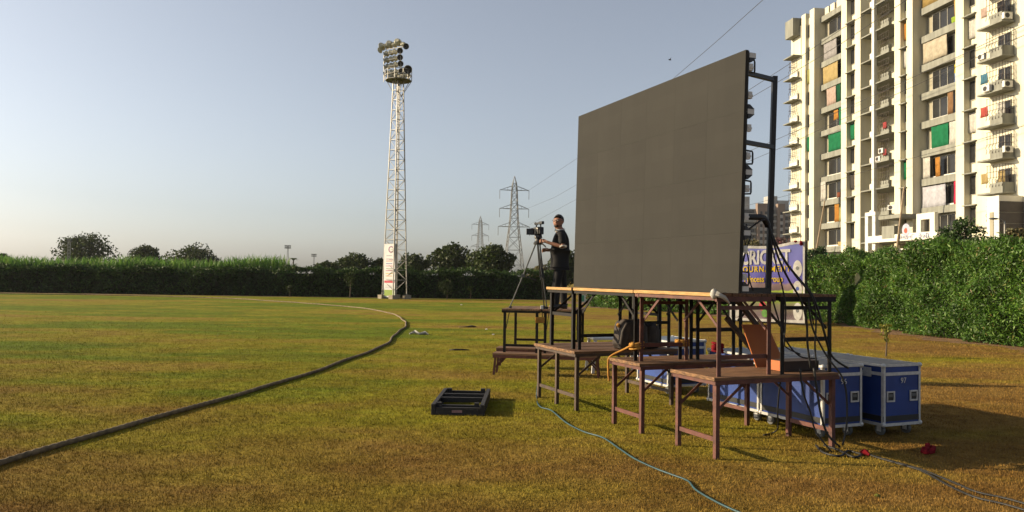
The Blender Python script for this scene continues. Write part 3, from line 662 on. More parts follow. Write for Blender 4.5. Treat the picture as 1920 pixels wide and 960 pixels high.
bundle([(1438, 415), (1452, 450), (1472, 490), (1500, 525), (1522, 552), (1535, 585), (1546, 625), (1560, 668), (1590, 690)], [5.64, 5.62, 5.60, 5.60, 5.60, 5.60, 5.60, 5.7, 5.9], 0.011, 'black cable falling from the post over the dark upper table')
bundle([(1439, 415), (1449, 450), (1462, 490), (1482, 530), (1500, 560), (1512, 600), (1514, 645), (1520, 690)], [5.64, 5.62, 5.60, 5.60, 5.60, 5.6, 5.6, 5.6], 0.010, 'black cable falling beside the post onto the near table')
bundle([(1440, 418), (1446, 455), (1455, 495), (1466, 535), (1473, 575), (1472, 620), (1471, 648), (1500, 664)], [5.64, 5.62, 5.60, 5.60, 5.60, 5.6, 5.6, 5.7], 0.007, 'thin black cable hanging straight beside the post')
bundle([(1396, 425), (1408, 440), (1398, 470), (1392, 500)], [5.55] * 4, 0.007, 'short black link cable curling on the screen edge')
bundle([(1392, 445), (1404, 430), (1424, 415), (1434, 412)], [5.56] * 4, 0.008, 'short black cable looping under the thick bundle')
bundle([(1400, 420), (1396, 450), (1404, 490), (1404, 520), (1412, 545)], [5.56] * 5, 0.006, 'thin black cable wandering down the screen edge')
bundle([(1526, 690), (1533, 740), (1540, 780), (1552, 815), (1575, 838)], [5.60, 5.58, 5.56, 5.54, 5.5], 0.011, 'black cable dropping to the turf behind the near table legs')
q = [(1530, 838), (1545, 852), (1575, 858), (1590, 848), (1605, 852), (1615, 855), (1600, 860), (1570, 846), (1545, 838)]
cable([G(*x) + Vector((0, 0, 0.015)) for x in q], 0.011, 'cable_black', 'black cable coil lying at the foot of the near table')
q = [(1432, 818), (1450, 812), (1470, 795), (1472, 770), (1468, 730), (1466, 705)]
cable([G(1432, 818) + Vector((0, 0, 0.012)), G(1450, 813) + Vector((0, 0, 0.012)), VU(5.60, 6.25, 0.10), VU(5.55, 6.2, 0.3), VU(5.5, 6.1, 0.6), VU(5.5, 6.0, 0.72)], 0.008, 'cable_black', 'thin black cable looping down in front of the case marked 96')
bundle([(1440, 420), (1462, 470), (1490, 515), (1515, 545), (1528, 575), (1530, 610), (1528, 650), (1532, 688)], [5.64, 5.62, 5.60, 5.58, 5.58, 5.58, 5.58, 5.58], 0.008, 'thin black cable crossing the hanging cables in front of the violet banner')
bundle([(1515, 560), (1522, 610), (1540, 650), (1556, 676), (1575, 700), (1586, 730), (1588, 790), (1580, 835)], [5.58, 5.58, 5.58, 5.56, 5.54, 5.52, 5.5, 5.48], 0.009, 'black cable running down the outer leg of the near table')
bundle([(1500, 690), (1506, 735), (1520, 775), (1530, 810), (1560, 848)], [5.60, 5.58, 5.58, 5.56, 5.5], 0.008, 'black cable hanging under the near table to the coil')
bundle([(1448, 560), (1460, 600), (1475, 640), (1500, 668), (1530, 672)], [5.66, 5.64, 5.62, 5.7, 5.75], 0.008, 'black cable slanting from the post foot to the dark tray')
# ================================================================== THINGS ON THE TURF
pl = empty('crate_frame', G(808, 778), R(-1.5), 'low black wooden slatted frame lying on the turf', 'pallet')
PW, PL, PH = 0.615, 1.30, 0.125
for x in (0, PW - 0.05): MB().b2(x, x + 0.05, 0, PL, 0.0, PH).build('side_rail', M['wood_dark'], pl, bevel=0.004)
for y, z0, z1, d in ((0.0, 0.0, 0.09, 0.035), (0.20, 0.05, 0.085, 0.05), (0.55, 0.06, 0.12, 0.05), (0.85, 0.06, 0.12, 0.05), (PL - 0.06, 0.0, 0.10, 0.04)):
    MB().b2(0.052, PW - 0.052, y, y + d, z0, z1).build('slat', M['wood_dark'], pl, bevel=0.004)
for x in (0.06, PW - 0.12):
    for y in (0.04, PL - 0.12): MB().b2(x, x + 0.055, y, y + 0.06, 0.0, PH + 0.012).build('block', M['wood_dark'], pl)
MB().b2(0.24, 0.36, -0.004, -0.001, 0.03, 0.06).build('sticker', mat('sticker_pink', (0.35, 0.2, 0.22), None, 60, 0.6), pl)
def scrap(pts, r, m, label, cat):
    return tag(MB().tube([G(*p) + Vector((0, 0, z)) for (p, z) in pts], r, 6).build('scrap', m, smooth=True), label, cat)
scrap([((768, 627), .02), ((778, 626), .06), ((786, 628), .03), ((797, 627), .05), ((803, 628), .02)], [0.02, 0.05, 0.03, 0.05, 0.015], M['white_cloth'], 'crumpled white paper strip on the turf near the rope', 'litter')
scrap([((842, 657), .01), ((855, 657.5), .025), ((868, 657), .02), ((880, 657), .01)], [0.01, 0.022, 0.018, 0.01], M['wood_dark'], 'dark stick lying on the turf between rope and benches', 'stick')
scrap([((860, 613.5), .01), ((875, 614), .02), ((885, 613.5), .03), ((893, 613), .01)], [0.01, 0.02, 0.04, 0.01], M['bark'], 'short brown stick on the turf beyond the dark one', 'stick')
for pts, lab in (([(1728, 850), (1736, 846), (1744, 840), (1750, 849), (1742, 853), (1732, 852), (1746, 846)], 'crumpled red rag on the shaded turf past the flight cases'), ([(1615, 851), (1622, 853), (1630, 856)], 'small red rag on the cable ends by the near table')):
    b = MB(); c = [G(*p) for p in pts]
    for k in range(len(c) - 1):
        b.tube([c[k] + Vector((0, 0, 0.015)), (c[k] + c[k + 1]) / 2 + Vector((rnd.uniform(-.03, .03), 0, rnd.uniform(.02, .045))), c[k + 1] + Vector((0, 0, 0.015))], [0.014, 0.03, 0.012], 5)
    tag(b.build('rag', M['red_cloth']), lab, 'rag')
for k, (x, y) in enumerate([(1645, 932)]):
    tag(MB().ball(G(x, y) + Vector((0, 0, 0.012)), 0.025, 0.015, 0.012, 7, 5, 0.2).build('leaf_litter', M['leaf_yellow']), 'small yellow leaf on the turf in front of the cables', 'leaf')

# small pale litter and clods scattered on the turf
lit_w = [(912, 618), (1240, 602), (1180, 618), (1212, 609), (865, 572), (925, 628)]
for k, (x, y) in enumerate(lit_w):
    p = G(x, y); s_ = 0.012 + 0.0011 * p.y
    b = MB().ball((0, 0, s_ * 0.35), s_ * rnd.uniform(0.8, 1.6), s_, s_ * 0.5, 7, 5, 0.3)
    tag(b.build('paper_scrap', M['white_cloth'], None, p), 'tiny pale paper scrap lying on the open turf beyond the platform', 'paper scrap', 'paper scraps on the turf')
# ================================================================== CAMERA OPERATOR
M['skin'] = mat('skin', (0.36, 0.17, 0.10), (0.30, 0.135, 0.08), 6, 0.55)
M['shirt'] = mat('shirt', (0.012, 0.011, 0.012), (0.006, 0.006, 0.007), 5, 0.85, bump=0.3, bscale=14)
M['trousers'] = mat('trousers', (0.012, 0.012, 0.014), None, 5, 0.9, bump=0.3, bscale=12)
M['hair'] = mat('hair', (0.008, 0.007, 0.006), None, 30, 0.6, bump=0.5, bscale=90)
def skin_obj(name, vs, es, m, parent, sub=2, root=0):
    me = bpy.data.meshes.new(name); me.from_pydata([v[0] for v in vs], es, []); me.update()
    o = link(name, me, m, parent); sk = o.modifiers.new('skin', 'SKIN'); sk.use_smooth_shade = True
    for i, v in enumerate(vs):
        r = v[1]; d = me.skin_vertices[0].data[i]; d.radius = r if isinstance(r, tuple) else (r, r); d.use_root = (i == root)
    sb = o.modifiers.new('sub', 'SUBSURF'); sb.levels = sub; sb.render_levels = sub; return o
PB = Vector((0.775, 12.95, 1.080))
pn = empty('person', PB, 0, 'person in black polo shirt with white collar operating the video camera', 'person')
J = dict(pel=(0.03, 0, 0.82), bel=(0.035, 0, 0.98), che=(0.045, 0, 1.14), nb=(0.04, 0, 1.29), nk=(0.02, -0.01, 1.345), jaw=(-0.012, -0.03, 1.405), mid=(0.0, -0.015, 1.475), top=(0.012, -0.01, 1.535),
         sl=(0.045, -0.165, 1.255), el=(0.07, -0.225, 1.035), wl=(-0.20, -0.15, 1.115), sr=(0.05, 0.165, 1.255), er=(0.03, 0.21, 1.02), wr=(-0.15, 0.09, 0.985),
         hl=(0.03, -0.085, 0.78), kl=(-0.025, -0.10, 0.44), al=(-0.03, -0.10, 0.09), tl=(-0.15, -0.135, 0.035), hr=(0.04, 0.085, 0.78), kr=(0.095, 0.09, 0.44), ar=(0.12, 0.095, 0.09), tr=(0.0, 0.085, 0.035))
def hand(w, fwd, side, up, vs, es, iw):
    f, s, u = Vector(fwd).normalized(), Vector(side).normalized(), Vector(up).normalized(); w = Vector(w)
    vs.append((tuple(w + f * 0.05), (0.030, 0.018))); ip = len(vs) - 1; es.append((iw, ip))
    for k, ln in zip((-1.5, -0.5, 0.5, 1.5), (0.062, 0.072, 0.067, 0.052)):
        b = w + f * 0.075 + s * (k * 0.017); i0 = len(vs)
        vs += [(tuple(b), 0.0095), (tuple(b + f * ln * 0.45 + u * 0.006), 0.009), (tuple(b + f * ln * 0.62 - u * 0.028), 0.008), (tuple(b + f * ln * 0.3 - u * 0.045), 0.007)]
        es += [(ip, i0), (i0, i0 + 1), (i0 + 1, i0 + 2), (i0 + 2, i0 + 3)]
    i0 = len(vs); b = w + f * 0.03 + s * 0.034
    vs += [(tuple(b), 0.0105), (tuple(b + f * 0.03 + s * 0.012 - u * 0.02), 0.0095), (tuple(b + f * 0.045 - u * 0.045), 0.008)]
    es += [(iw, i0), (i0, i0 + 1), (i0 + 1, i0 + 2)]
vs = []; es = []; ix = {}
RAD = dict(pel=(.09, .10), bel=(.08, .085), che=(.085, .09), nb=(.06, .07), nk=.058, jaw=(.078, .074), mid=(.098, .102), top=(.082, .086), sl=.052, el=.041, wl=.026, sr=.052, er=.041, wr=.026,
           hl=.085, kl=.05, al=.03, tl=.02, hr=.08, kr=.05, ar=.03, tr=.02)
for k in J: ix[k] = len(vs); vs.append((J[k], RAD[k]))
for a, b in (('pel', 'bel'), ('bel', 'che'), ('che', 'nb'), ('nb', 'nk'), ('nk', 'jaw'), ('jaw', 'mid'), ('mid', 'top'), ('nb', 'sl'), ('sl', 'el'), ('el', 'wl'), ('nb', 'sr'), ('sr', 'er'), ('er', 'wr'), ('pel', 'hl'), ('hl', 'kl'), ('kl', 'al'), ('al', 'tl'), ('pel', 'hr'), ('hr', 'kr'), ('kr', 'ar'), ('ar', 'tr')): es.append((ix[a], ix[b]))
hand(J['wl'], (-0.95, 0.2, 0.25), (0.1, 0.4, 0.9), (0.2, -0.9, 0.3), vs, es, ix['wl'])
hand(J['wr'], (-1, -0.1, 0.05), (0.0, -0.3, 0.95), (0.1, 0.9, 0.3), vs, es, ix['wr'])
skin_obj('body', vs, es, M['skin'], pn, 2)
# shirt
def lerp3(a, b, t): return tuple(Vector(a).lerp(Vector(b), t))
sv = [((0.03, 0, 0.70), (.165, .175)), ((0.03, 0, 0.82), (.16, .17)), (J['bel'], (.15, .162)), ((0.045, 0, 1.14), (.15, .17)), ((0.04, 0, 1.255), (.105, .13)), ((0.03, 0, 1.325), (.058, .064)),
      (J['sl'], .076), (lerp3(J['sl'], J['el'], 0.5), .070), (lerp3(J['sl'], J['el'], 0.86), .066), (J['sr'], .076), (lerp3(J['sr'], J['er'], 0.5), .070), (lerp3(J['sr'], J['er'], 0.86), .064)]
skin_obj('shirt', sv, [(0, 1), (1, 2), (2, 3), (3, 4), (4, 5), (4, 6), (6, 7), (7, 8), (4, 9), (9, 10), (10, 11)], M['shirt'], pn, 2, 1)
tv = [((0.03, 0, 0.86), (.125, .135)), ((0.03, 0, 0.78), (.13, .14)), ((0.03, -0.088, 0.72), .098), ((-0.022, -0.10, 0.44), .075), ((-0.03, -0.10, 0.055), .062), ((0.045, 0.088, 0.72), .098), ((0.095, 0.09, 0.44), .075), ((0.12, 0.095, 0.055), .062)]
skin_obj('trousers', tv, [(0, 1), (1, 2), (2, 3), (3, 4), (1, 5), (5, 6), (6, 7)], M['trousers'], pn, 2, 0)
for k, (a, t_) in enumerate((('al', 'tl'), ('ar', 'tr'))):
    A, T = Vector(J[a]), Vector(J[t_]); A.z = 0.05; T.z = 0.04
    bq = T + (A - T) * 1.25; bq.z = 0.045
    skin_obj('shoe', [(tuple(bq), (.045, .042)), (tuple(A), (.052, .048)), (tuple((A + T) / 2), (.05, .04)), (tuple(T), (.042, .03))], [(0, 1), (1, 2), (2, 3)], M['black_plastic'], pn, 2, 1)
# collar and cuff
MB().lathe([(0.080, 0.0), (0.092, 0.004), (0.078, 0.050), (0.070, 0.052), (0.070, 0.002)], 18, Matrix.Rotation(R(14), 3, 'X'), (0.026, -0.006, 1.305)).build('collar', M['white_cloth'], pn, smooth=True)
for s_, e_ in (('sl', 'el'), ('sr', 'er')):
    A, B = Vector(J[s_]), Vector(J[e_]); d = (B - A).normalized(); c = A + (B - A) * 0.98
    MB().lathe([(0.058, -0.012), (0.064, -0.012), (0.063, 0.012), (0.057, 0.012)], 16, d.to_track_quat('Z', 'Y').to_matrix(), c).build('cuff', M['white_cloth'], pn, smooth=True)
# head details: face turned towards the lens of the photograph's side of the field
Fd = Vector((-0.5, -0.86, 0)); Sd = Vector((0.86, -0.5, 0)); HC = Vector(J['mid'])
def hp(f, s, z): return HC + Fd * f + Sd * s + Vector((0, 0, z))
hr = MB(); vs2 = []; nq = 16
for i in range(8):
    thv = math.pi * 0.56 * i / 7
    for k in range(nq):
        ph = 2 * math.pi * k / nq; fr = math.cos(ph)
        cut = 1.0 if fr < -0.1 else 1.0 - 0.52 * min(1, fr + 0.1)
        tq = min(thv, math.pi * 0.56 * cut); j = 1 + rnd.uniform(-.02, .02)
        vs2.append(hp(math.sin(tq) * math.cos(ph) * 0.097 * j - 0.014, math.sin(tq) * math.sin(ph) * 0.090 * j, math.cos(tq) * 0.108 * j + 0.014))
hr.add(vs2, [(i * nq + k, i * nq + (k + 1) % nq, (i + 1) * nq + (k + 1) % nq, (i + 1) * nq + k) for i in range(7) for k in range(nq)])
hr.build('hair', M['hair'], pn, smooth=True)
be = MB(); vs2 = []
for i in range(7):
    z = -0.045 - 0.070 * i / 6
    for k in range(9):
        ph = math.radians(-78 + 156 * k / 8); rr = (0.083 if i < 4 else 0.083 - 0.014 * (i - 3)); 
        vs2.append(hp(math.cos(ph) * rr * 1.02 - 0.004 + (0.006 if 2 < k < 6 else 0), math.sin(ph) * rr * 0.9, z - 0.018 * math.cos(ph) * (i / 6)))
be.add(vs2, [(i * 9 + k, i * 9 + k + 1, (i + 1) * 9 + k + 1, (i + 1) * 9 + k) for i in range(6) for k in range(8) if not (i < 2 and k in (3, 4))])
be.build('beard', M['hair'], pn, smooth=True)
MB().ball(hp(0.088, 0, -0.018), 0.014, 0.016, 0.026, 8, 6).build('nose', M['skin'], pn, smooth=True)
for s in (-1, 1):
    MB().ball(hp(0.0, s * 0.083, -0.012), 0.016, 0.012, 0.03, 8, 6).build('ear', M['skin'], pn, smooth=True)
    MB().ball(hp(0.078, s * 0.031, 0.010), 0.010, 0.010, 0.008, 8, 6).build('eye', M['white_plastic'], pn, smooth=True)
MB().ball(hp(0.080, 0, -0.062), 0.018, 0.012, 0.007, 8, 5).build('mouth', mat('lips', (0.2, 0.06, 0.05)), pn, smooth=True)
gl = MB()
for s in (-1, 1):
    gl.tube([hp(0.096, s * 0.034 + 0.027 * math.cos(k * math.pi / 6), 0.010 + 0.02 * math.sin(k * math.pi / 6)) for k in range(13)], 0.0028, 5)
    gl.tube([hp(0.094, s * 0.062, 0.014), hp(0.0, s * 0.088, 0.012)], 0.0028, 5)
gl.tube([hp(0.098, -0.008, 0.014), hp(0.098, 0.008, 0.014)], 0.0028, 5); gl.build('glasses', M['black_plastic'], pn)
# ================================================================== TRIPOD AND VIDEO CAMERA
AP = Dp(1009, 452, 12.93)
tp_ = empty('tripod', (AP.x, AP.y, 1.08), 0, 'tall black camera tripod standing on the table', 'tripod'); o0 = Vector((AP.x, AP.y, 1.08)); zt = AP.z - 1.08
F1 = Dp(957, 573, 12.98); F2 = Dp(1025, 578, 12.78); F3 = Dp(1020, 570, 13.45)
for F_ in (F1, F2, F3):
    f = Vector((F_.x, F_.y, 1.088)) - o0; a = Vector((0, 0, zt)) + f * 0.05; a.z = zt
    side = f.cross(Vector((0, 0, 1))).normalized() * 0.022; m_ = a.lerp(f, 0.52)
    l = MB().tube([a + side, m_ + side], 0.011, 7).tube([a - side, m_ - side], 0.011, 7).tube([a.lerp(f, 0.40), f + Vector((0, 0, 0.03))], [0.012, 0.010], 7).box(m_, (0.06, 0.06, 0.05)).build('leg', M['wheel_grey'] if F_ is F1 else M['black_plastic'], tp_, smooth=False)
    MB().ball(f + Vector((0, 0, 0.012)), 0.03, 0.03, 0.02, 8, 6).build('foot', M['rubber'], l)
    MB().tube([Vector((f.x * 0.12 + 0.03, f.y * 0.12, zt * 0.42)), a.lerp(f, 0.52)], 0.008, 5).build('spreader', M['black_plastic'], tp_)
MB().lathe([(0.0, 0.0), (0.075, 0.0), (0.08, 0.03), (0.055, 0.06), (0.05, 0.10), (0.07, 0.115), (0.06, 0.17), (0.0, 0.17)], 14, None, (0, 0, zt - 0.06)).build('fluid_head', M['black_plastic'], tp_, smooth=False)
MB().tube([(0.02, -0.06, zt + 0.0), (0.12, -0.16, zt - 0.10)], 0.012, 6).build('pan_handle', M['black_plastic'], tp_)
vc = empty('video_camera', (AP.x, AP.y, AP.z + 0.11), R(-68), 'black shoulder video camera with flip screen on the tripod', 'video camera')
MB().b2(-0.10, 0.10, -0.055, 0.06, 0.0, 0.125).build('body', M['black_plastic'], vc, bevel=0.012)
MB().lathe([(0.0, 0.0), (0.045, 0.0), (0.05, 0.06), (0.042, 0.065), (0.042, 0.10), (0.056, 0.105), (0.062, 0.17), (0.05, 0.17), (0.045, 0.13), (0, 0.12)], 16, Matrix.Rotation(R(-90), 3, 'Y'), (-0.095, 0.0, 0.065)).build('lens', M['black_plastic'], vc)
MB().b2(-0.012, 0.0, -0.215, -0.062, -0.01, 0.095).build('flip_screen', M['black_plastic'], vc, bevel=0.005)
MB().b2(0.001, 0.004, -0.205, -0.072, 0.0, 0.085).build('display', mat('lcd_dark', (0.01, 0.01, 0.012), None, 3, 0.2), vc)
MB().tube([(-0.08, 0, 0.12), (-0.08, 0, 0.165), (0.0, 0, 0.185), (0.09, 0, 0.18), (0.10, 0, 0.12)], 0.013, 7).build('top_handle', M['black_plastic'], vc)
MB().tube([(-0.16, 0.02, 0.195), (0.0, 0.02, 0.195)], 0.016, 8).ball((-0.165, 0.02, 0.195), 0.026, 0.024, 0.024, 8, 6).build('microphone', M['rubber'], vc)
MB().b2(0.05, 0.19, -0.025, 0.025, 0.165, 0.215).build('viewfinder', M['black_plastic'], vc, bevel=0.008)
MB().b2(0.10, 0.135, -0.035, 0.04, 0.01, 0.10).build('battery', M['black_plastic'], vc)
MB().tube([(0.07, -0.062, 0.105), (0.10, -0.07, 0.10), (0.125, -0.062, 0.085)], 0.012, 6).build('knob', M['galv'], vc)
tb2 = empty('tape_roll', Dp(1016, 578, 12.75) - Vector((0, 0, 0.0)), 0, 'white carton with a black strap lying on the operator table', 'carton'); tb2.location.z = 1.0835
MB().b2(-0.02, 0.02, -0.05, 0.05, 0, 0.055).build('carton', M['white_plastic'], tb2); MB().b2(0.021, 0.06, -0.045, 0.045, 0, 0.05).build('strap', M['black_plastic'], tb2)
# ================================================================== FLOODLIGHT TOWER
TD = 53.4; TS = TD / 59.3
TB = Dp(739.5, 560, TD); TB.z = 0
tw = empty('floodlight_tower', TB, R(47), 'tall cream lattice floodlight tower with racks of round lamps', 'floodlight tower')
HB, HT, TH = 0.60, 0.25, 15.25
def cw_(z): return HB + (HT - HB) * min(1, z / TH)
for sx, sy in ((-1, -1), (1, -1), (1, 1), (-1, 1)):
    MB().beam((sx * HB, sy * HB, 0.25), (sx * HT, sy * HT, TH), 0.06).build('leg', M['galv'], tw)
    MB().b2(sx * HB - 0.22, sx * HB + 0.22, sy * HB - 0.22, sy * HB + 0.22, -0.05, 0.27).build('footing', M['concrete'], tw)
br_ = MB(); nz = 21
cor = ((-1, -1), (1, -1), (1, 1), (-1, 1))
for k in range(nz):
    z0, z1 = 0.6 + (TH - 0.6) * k / nz, 0.6 + (TH - 0.6) * (k + 1) / nz
    for q in range(4):
        a, b = cor[q], cor[(q + 1) % 4]; w0, w1 = cw_(z0), cw_(z1)
        br_.beam((a[0] * w1, a[1] * w1, z1), (b[0] * w1, b[1] * w1, z1), 0.028)
        if (k + q) % 2: a, b = b, a
        br_.beam((a[0] * w0, a[1] * w0, z0), (b[0] * w1, b[1] * w1, z1), 0.024)
br_.build('bracing', M['galv'], tw)
ld = MB()
for x in (-0.12, 0.12): ld.beam((x, -0.1, 0.4), (x, -0.05, TH), 0.035)
for k in range(46): ld.beam((-0.12, -0.09, 0.6 + k * 0.35), (0.12, -0.09, 0.6 + k * 0.35), 0.025)
ld.build('ladder', M['galv'], tw)
pf = MB(); nP = 10; rP = 0.92
ring = [(rP * math.cos(2 * math.pi * k / nP), rP * math.sin(2 * math.pi * k / nP)) for k in range(nP)]
for k in range(nP):
    a, b = ring[k], ring[(k + 1) % nP]
    for z in (TH, TH + 0.35, TH + 0.7): pf.beam((*a, z), (*b, z), 0.04)
    pf.beam((*a, TH), (*a, TH + 0.7), 0.035); pf.beam((*a, TH), (0, 0, TH), 0.05)
    if k % 3 == 0: pf.beam((*a, TH), (a[0] * 0.26, a[1] * 0.26, TH - 1.1), 0.035)
pf.add([(x, y, TH + 0.02) for x, y in ring], [tuple(range(nP))]); pf.build('platform', M['galv'], tw)
lampA = mat('lamp_shell', (0.62, 0.59, 0.44), (0.45, 0.43, 0.32), 4, 0.4, metal=0.2)
lampG = mat('lamp_glass', (0.03, 0.03, 0.03), (0.012, 0.012, 0.012), 20, 0.15)
def lamp_mesh(r):
    a = MB().lathe([(0.001, -0.95 * r), (0.28 * r, -0.93 * r), (0.36 * r, -0.62 * r), (0.72 * r, -0.38 * r), (0.97 * r, 0.0), (1.02 * r, 0.03 * r), (0.93 * r, 0.035 * r)], 16).mesh('floodlight', True); a.materials.append(lampA)
    b = MB().lathe([(0.93 * r, 0.034 * r), (0.5 * r, 0.06 * r), (0.46 * r, 0.02 * r), (0.25 * r, 0.02 * r), (0.22 * r, 0.10 * r), (0.001, 0.12 * r)], 16).mesh('lamp_glass', True); b.materials.append(lampG)
    return a, b
LM = {r: lamp_mesh(r) for r in (0.215, 0.30)}
Ri = Matrix.Rotation(-R(47), 3, 'Z')
def lamp(cx, cy, kind, big=0):
    px, py = 690 + cx / 9.6, 60 + cy / 9.6; D = TD - (px - 741) / FPX * TD * 0.55 + (0.25 if kind == 'b' else -0.05)
    p = Ri @ (Dp(px, py, D) - TB)
    ax = {'b': Vector((-0.55 + (px - 740) * 0.012, 0.80, -0.22)), 'd': Vector((0.25, -0.9, -0.22)), 'l': Vector((-0.95, -0.12, -0.3)), 'u': Vector((-0.2, -0.55, 0.75))}[kind]
    r = 0.30 if big else 0.215; a, b = LM[r]
    o = link('floodlight', a, None, tw, p, (Ri @ ax.normalized()).to_track_quat('Z', 'Y').to_euler()); link('lens', b, None, o)
    return p
pts = []
for q in [(215, 330, 'b'), (252, 262, 'b', 1), (335, 255, 'b'), (395, 222, 'b', 1), (480, 228, 'b'), (545, 185, 'b', 1), (640, 225, 'b'), (683, 258, 'd'),
          (285, 412, 'l'), (340, 392, 'b'), (415, 372, 'b'), (485, 357, 'b'), (575, 337, 'd'), (285, 522, 'l'), (350, 507, 'b'), (425, 487, 'b'), (490, 472, 'b'), (575, 457, 'd'),
          (290, 637, 'l'), (360, 622, 'b'), (430, 602, 'b'), (500, 582, 'b'), (585, 572, 'd'), (285, 765, 'l'), (365, 735, 'b'), (435, 722, 'b'), (505, 712, 'b'), (600, 706, 'd'),
          (718, 675, 'd', 1), (370, 850, 'l'), (425, 795, 'b'), (490, 830, 'b'), (515, 778, 'b'), (590, 802, 'b'), (650, 778, 'b'), (715, 772, 'b')]:
    pts.append(lamp(*q))
rk = MB()
for rw in ((8, 12), (13, 17), (18, 22), (23, 27)): rk.beam(pts[rw[0]], pts[rw[1]], 0.035)
for a, b in ((8, 23), (9, 24), (11, 26), (12, 27), (0, 7), (2, 9), (4, 11), (6, 12)): rk.beam(pts[a], pts[b], 0.035)
for a in (23, 24, 26, 27): rk.beam(pts[a], (pts[a].x, pts[a].y, TH), 0.035)
rk.beam(pts[28], (pts[28].x, pts[28].y, TH), 0.04); rk.build('rack', M['galv'], tw)
# tall sponsor panel on the tower
def between(p, q, s): return p.lerp(q, s)
pp = [G(719.5, 555.5), None]
a0 = Dp(719.5, 553, TD - 0.15); b0 = Dp(740.5, 553, TD - 0.75); wid = math.hypot(b0.x - a0.x, b0.y - a0.y)
sp = empty('sponsor_panel', (a0.x, a0.y, 0), math.atan2(b0.y - a0.y, b0.x - a0.x), 'tall narrow white sponsor panel with coloured lines on the tower foot', 'sign')
MB().b2(0, wid, -0.02, 0.01, 0.12, 3.78).build('board', mat('panel_white', (0.8, 0.79, 0.77), (0.74, 0.72, 0.72), 2, 0.6), sp)
MB().b2(-0.03, wid + 0.03, 0.012, 0.05, 0.08, 3.8).build('backing', M['galv'], sp)
def flat(name, x0, x1, z0, z1, c, par, d=-0.0225):
    k = 'print_%02d%02d%02d' % tuple(int(v * 99) for v in c)
    if k not in M: M[k] = mat(k, c, tuple(v * 0.9 for v in c), 3, 0.6)
    return MB().b2(x0, x1, d - 0.002, d, z0, z1).build(name, M[k], par)
link('emblem', text_mesh('C', 0.62, 0.001, 0.02), mat('logo_pink', (0.35, 0.12, 0.22), (0.3, 0.25, 0.35), 3), sp, (wid * 0.56, -0.0225, 3.38), (R(90), 0, 0))
for k, (z, c) in enumerate([(2.95, (.35, .35, .4)), (2.72, (.3, .2, .3)), (2.58, (.6, .2, .15)), (2.40, (.15, .15, .4)), (2.24, (.55, .2, .3)), (2.06, (.3, .35, .25)), (1.92, (.5, .2, .3)), (1.72, (.7, .5, .15)), (1.55, (.75, .35, .12)), (1.33, (.5, .5, .5)), (0.86, (.55, .55, .58)), (0.74, (.55, .55, .6))]):
    x = wid * 0.14
    while x < wid * 0.86:
        l = rnd.uniform(0.55, 0.74) * wid; flat('print_dash', x + rnd.uniform(0, 0.06), x + l, z, z + 0.05, c, sp); break
flat('print_band', wid * 0.05, wid * 0.95, 1.10, 1.26, (0.6, 0.04, 0.08), sp)
flat('print_field', wid * 0.05, wid * 0.95, 0.20, 0.62, (0.28, 0.40, 0.04), sp)
# ================================================================== PYLONS AND MASTS
def pylon(px, topy, D, rz, label):
    p = Dp(px, topy, D); Hh = p.z; t = empty('pylon', (p.x, p.y, 0), rz, label, 'pylon', 'lattice power pylons')
    S = Hh / 36.0; zs = [0, 0.16, 0.30, 0.42, 0.52, 0.60, 0.67, 0.74, 0.81, 0.875, 0.93]; hw = [3.6, 3.0, 2.45, 1.95, 1.55, 1.3, 1.18, 1.06, 0.95, 0.85, 0.62]
    for sx, sy in cor:
        MB().tube([(sx * w * S, sy * w * S, z * Hh) for z, w in zip(zs, hw)] + [(0, 0, Hh)], [0.14] * len(zs) + [0.08], 4).build('leg', M['pylon'], t)
    b = MB()
    for i in range(len(zs) - 1):
        for q in range(4):
            A, B = cor[q], cor[(q + 1) % 4]; w0, w1, z0, z1 = hw[i] * S, hw[i + 1] * S, zs[i] * Hh, zs[i + 1] * Hh
            b.beam((A[0] * w0, A[1] * w0, z0), (B[0] * w1, B[1] * w1, z1), 0.11); b.beam((B[0] * w0, B[1] * w0, z0), (A[0] * w1, A[1] * w1, z1), 0.11)
            b.beam((A[0] * w1, A[1] * w1, z1), (B[0] * w1, B[1] * w1, z1), 0.10)
    b.build('bracing', M['pylon'], t); tips = []
    for z, hl in ((0.865, 5.0), (0.69, 5.0), (0.52, 5.4)):
        w = np.interp(z, zs, hw) * S
        for s in (-1, 1):
            a = MB(); tip = Vector((s * hl * S, 0, z * Hh))
            for y in (-1, 1):
                a.beam((s * w, y * w, z * Hh), tip, 0.13); a.beam((s * w, y * w, z * Hh + 1.4 * S), tip, 0.11)
            for f in (0.35, 0.65): a.beam((s * w + (tip.x - s * w) * f, 0, z * Hh), (s * w + (tip.x - s * w) * f, 0, z * Hh + 1.4 * S * (1 - f)), 0.08)
            ao = a.build('crossarm', M['pylon'], t)
            MB().tube([tip, tip - Vector((0, 0, 3.0 * S))], 0.09, 5).build('insulator', M['pylon'], ao)
            tips.append(tip)
    return t, tips
pylon(965, 330, 266, R(8), 'larger grey lattice power pylon with three pairs of arms')
pylon(901, 405, 440, R(20), 'smaller, more distant lattice power pylon above the dark tree')
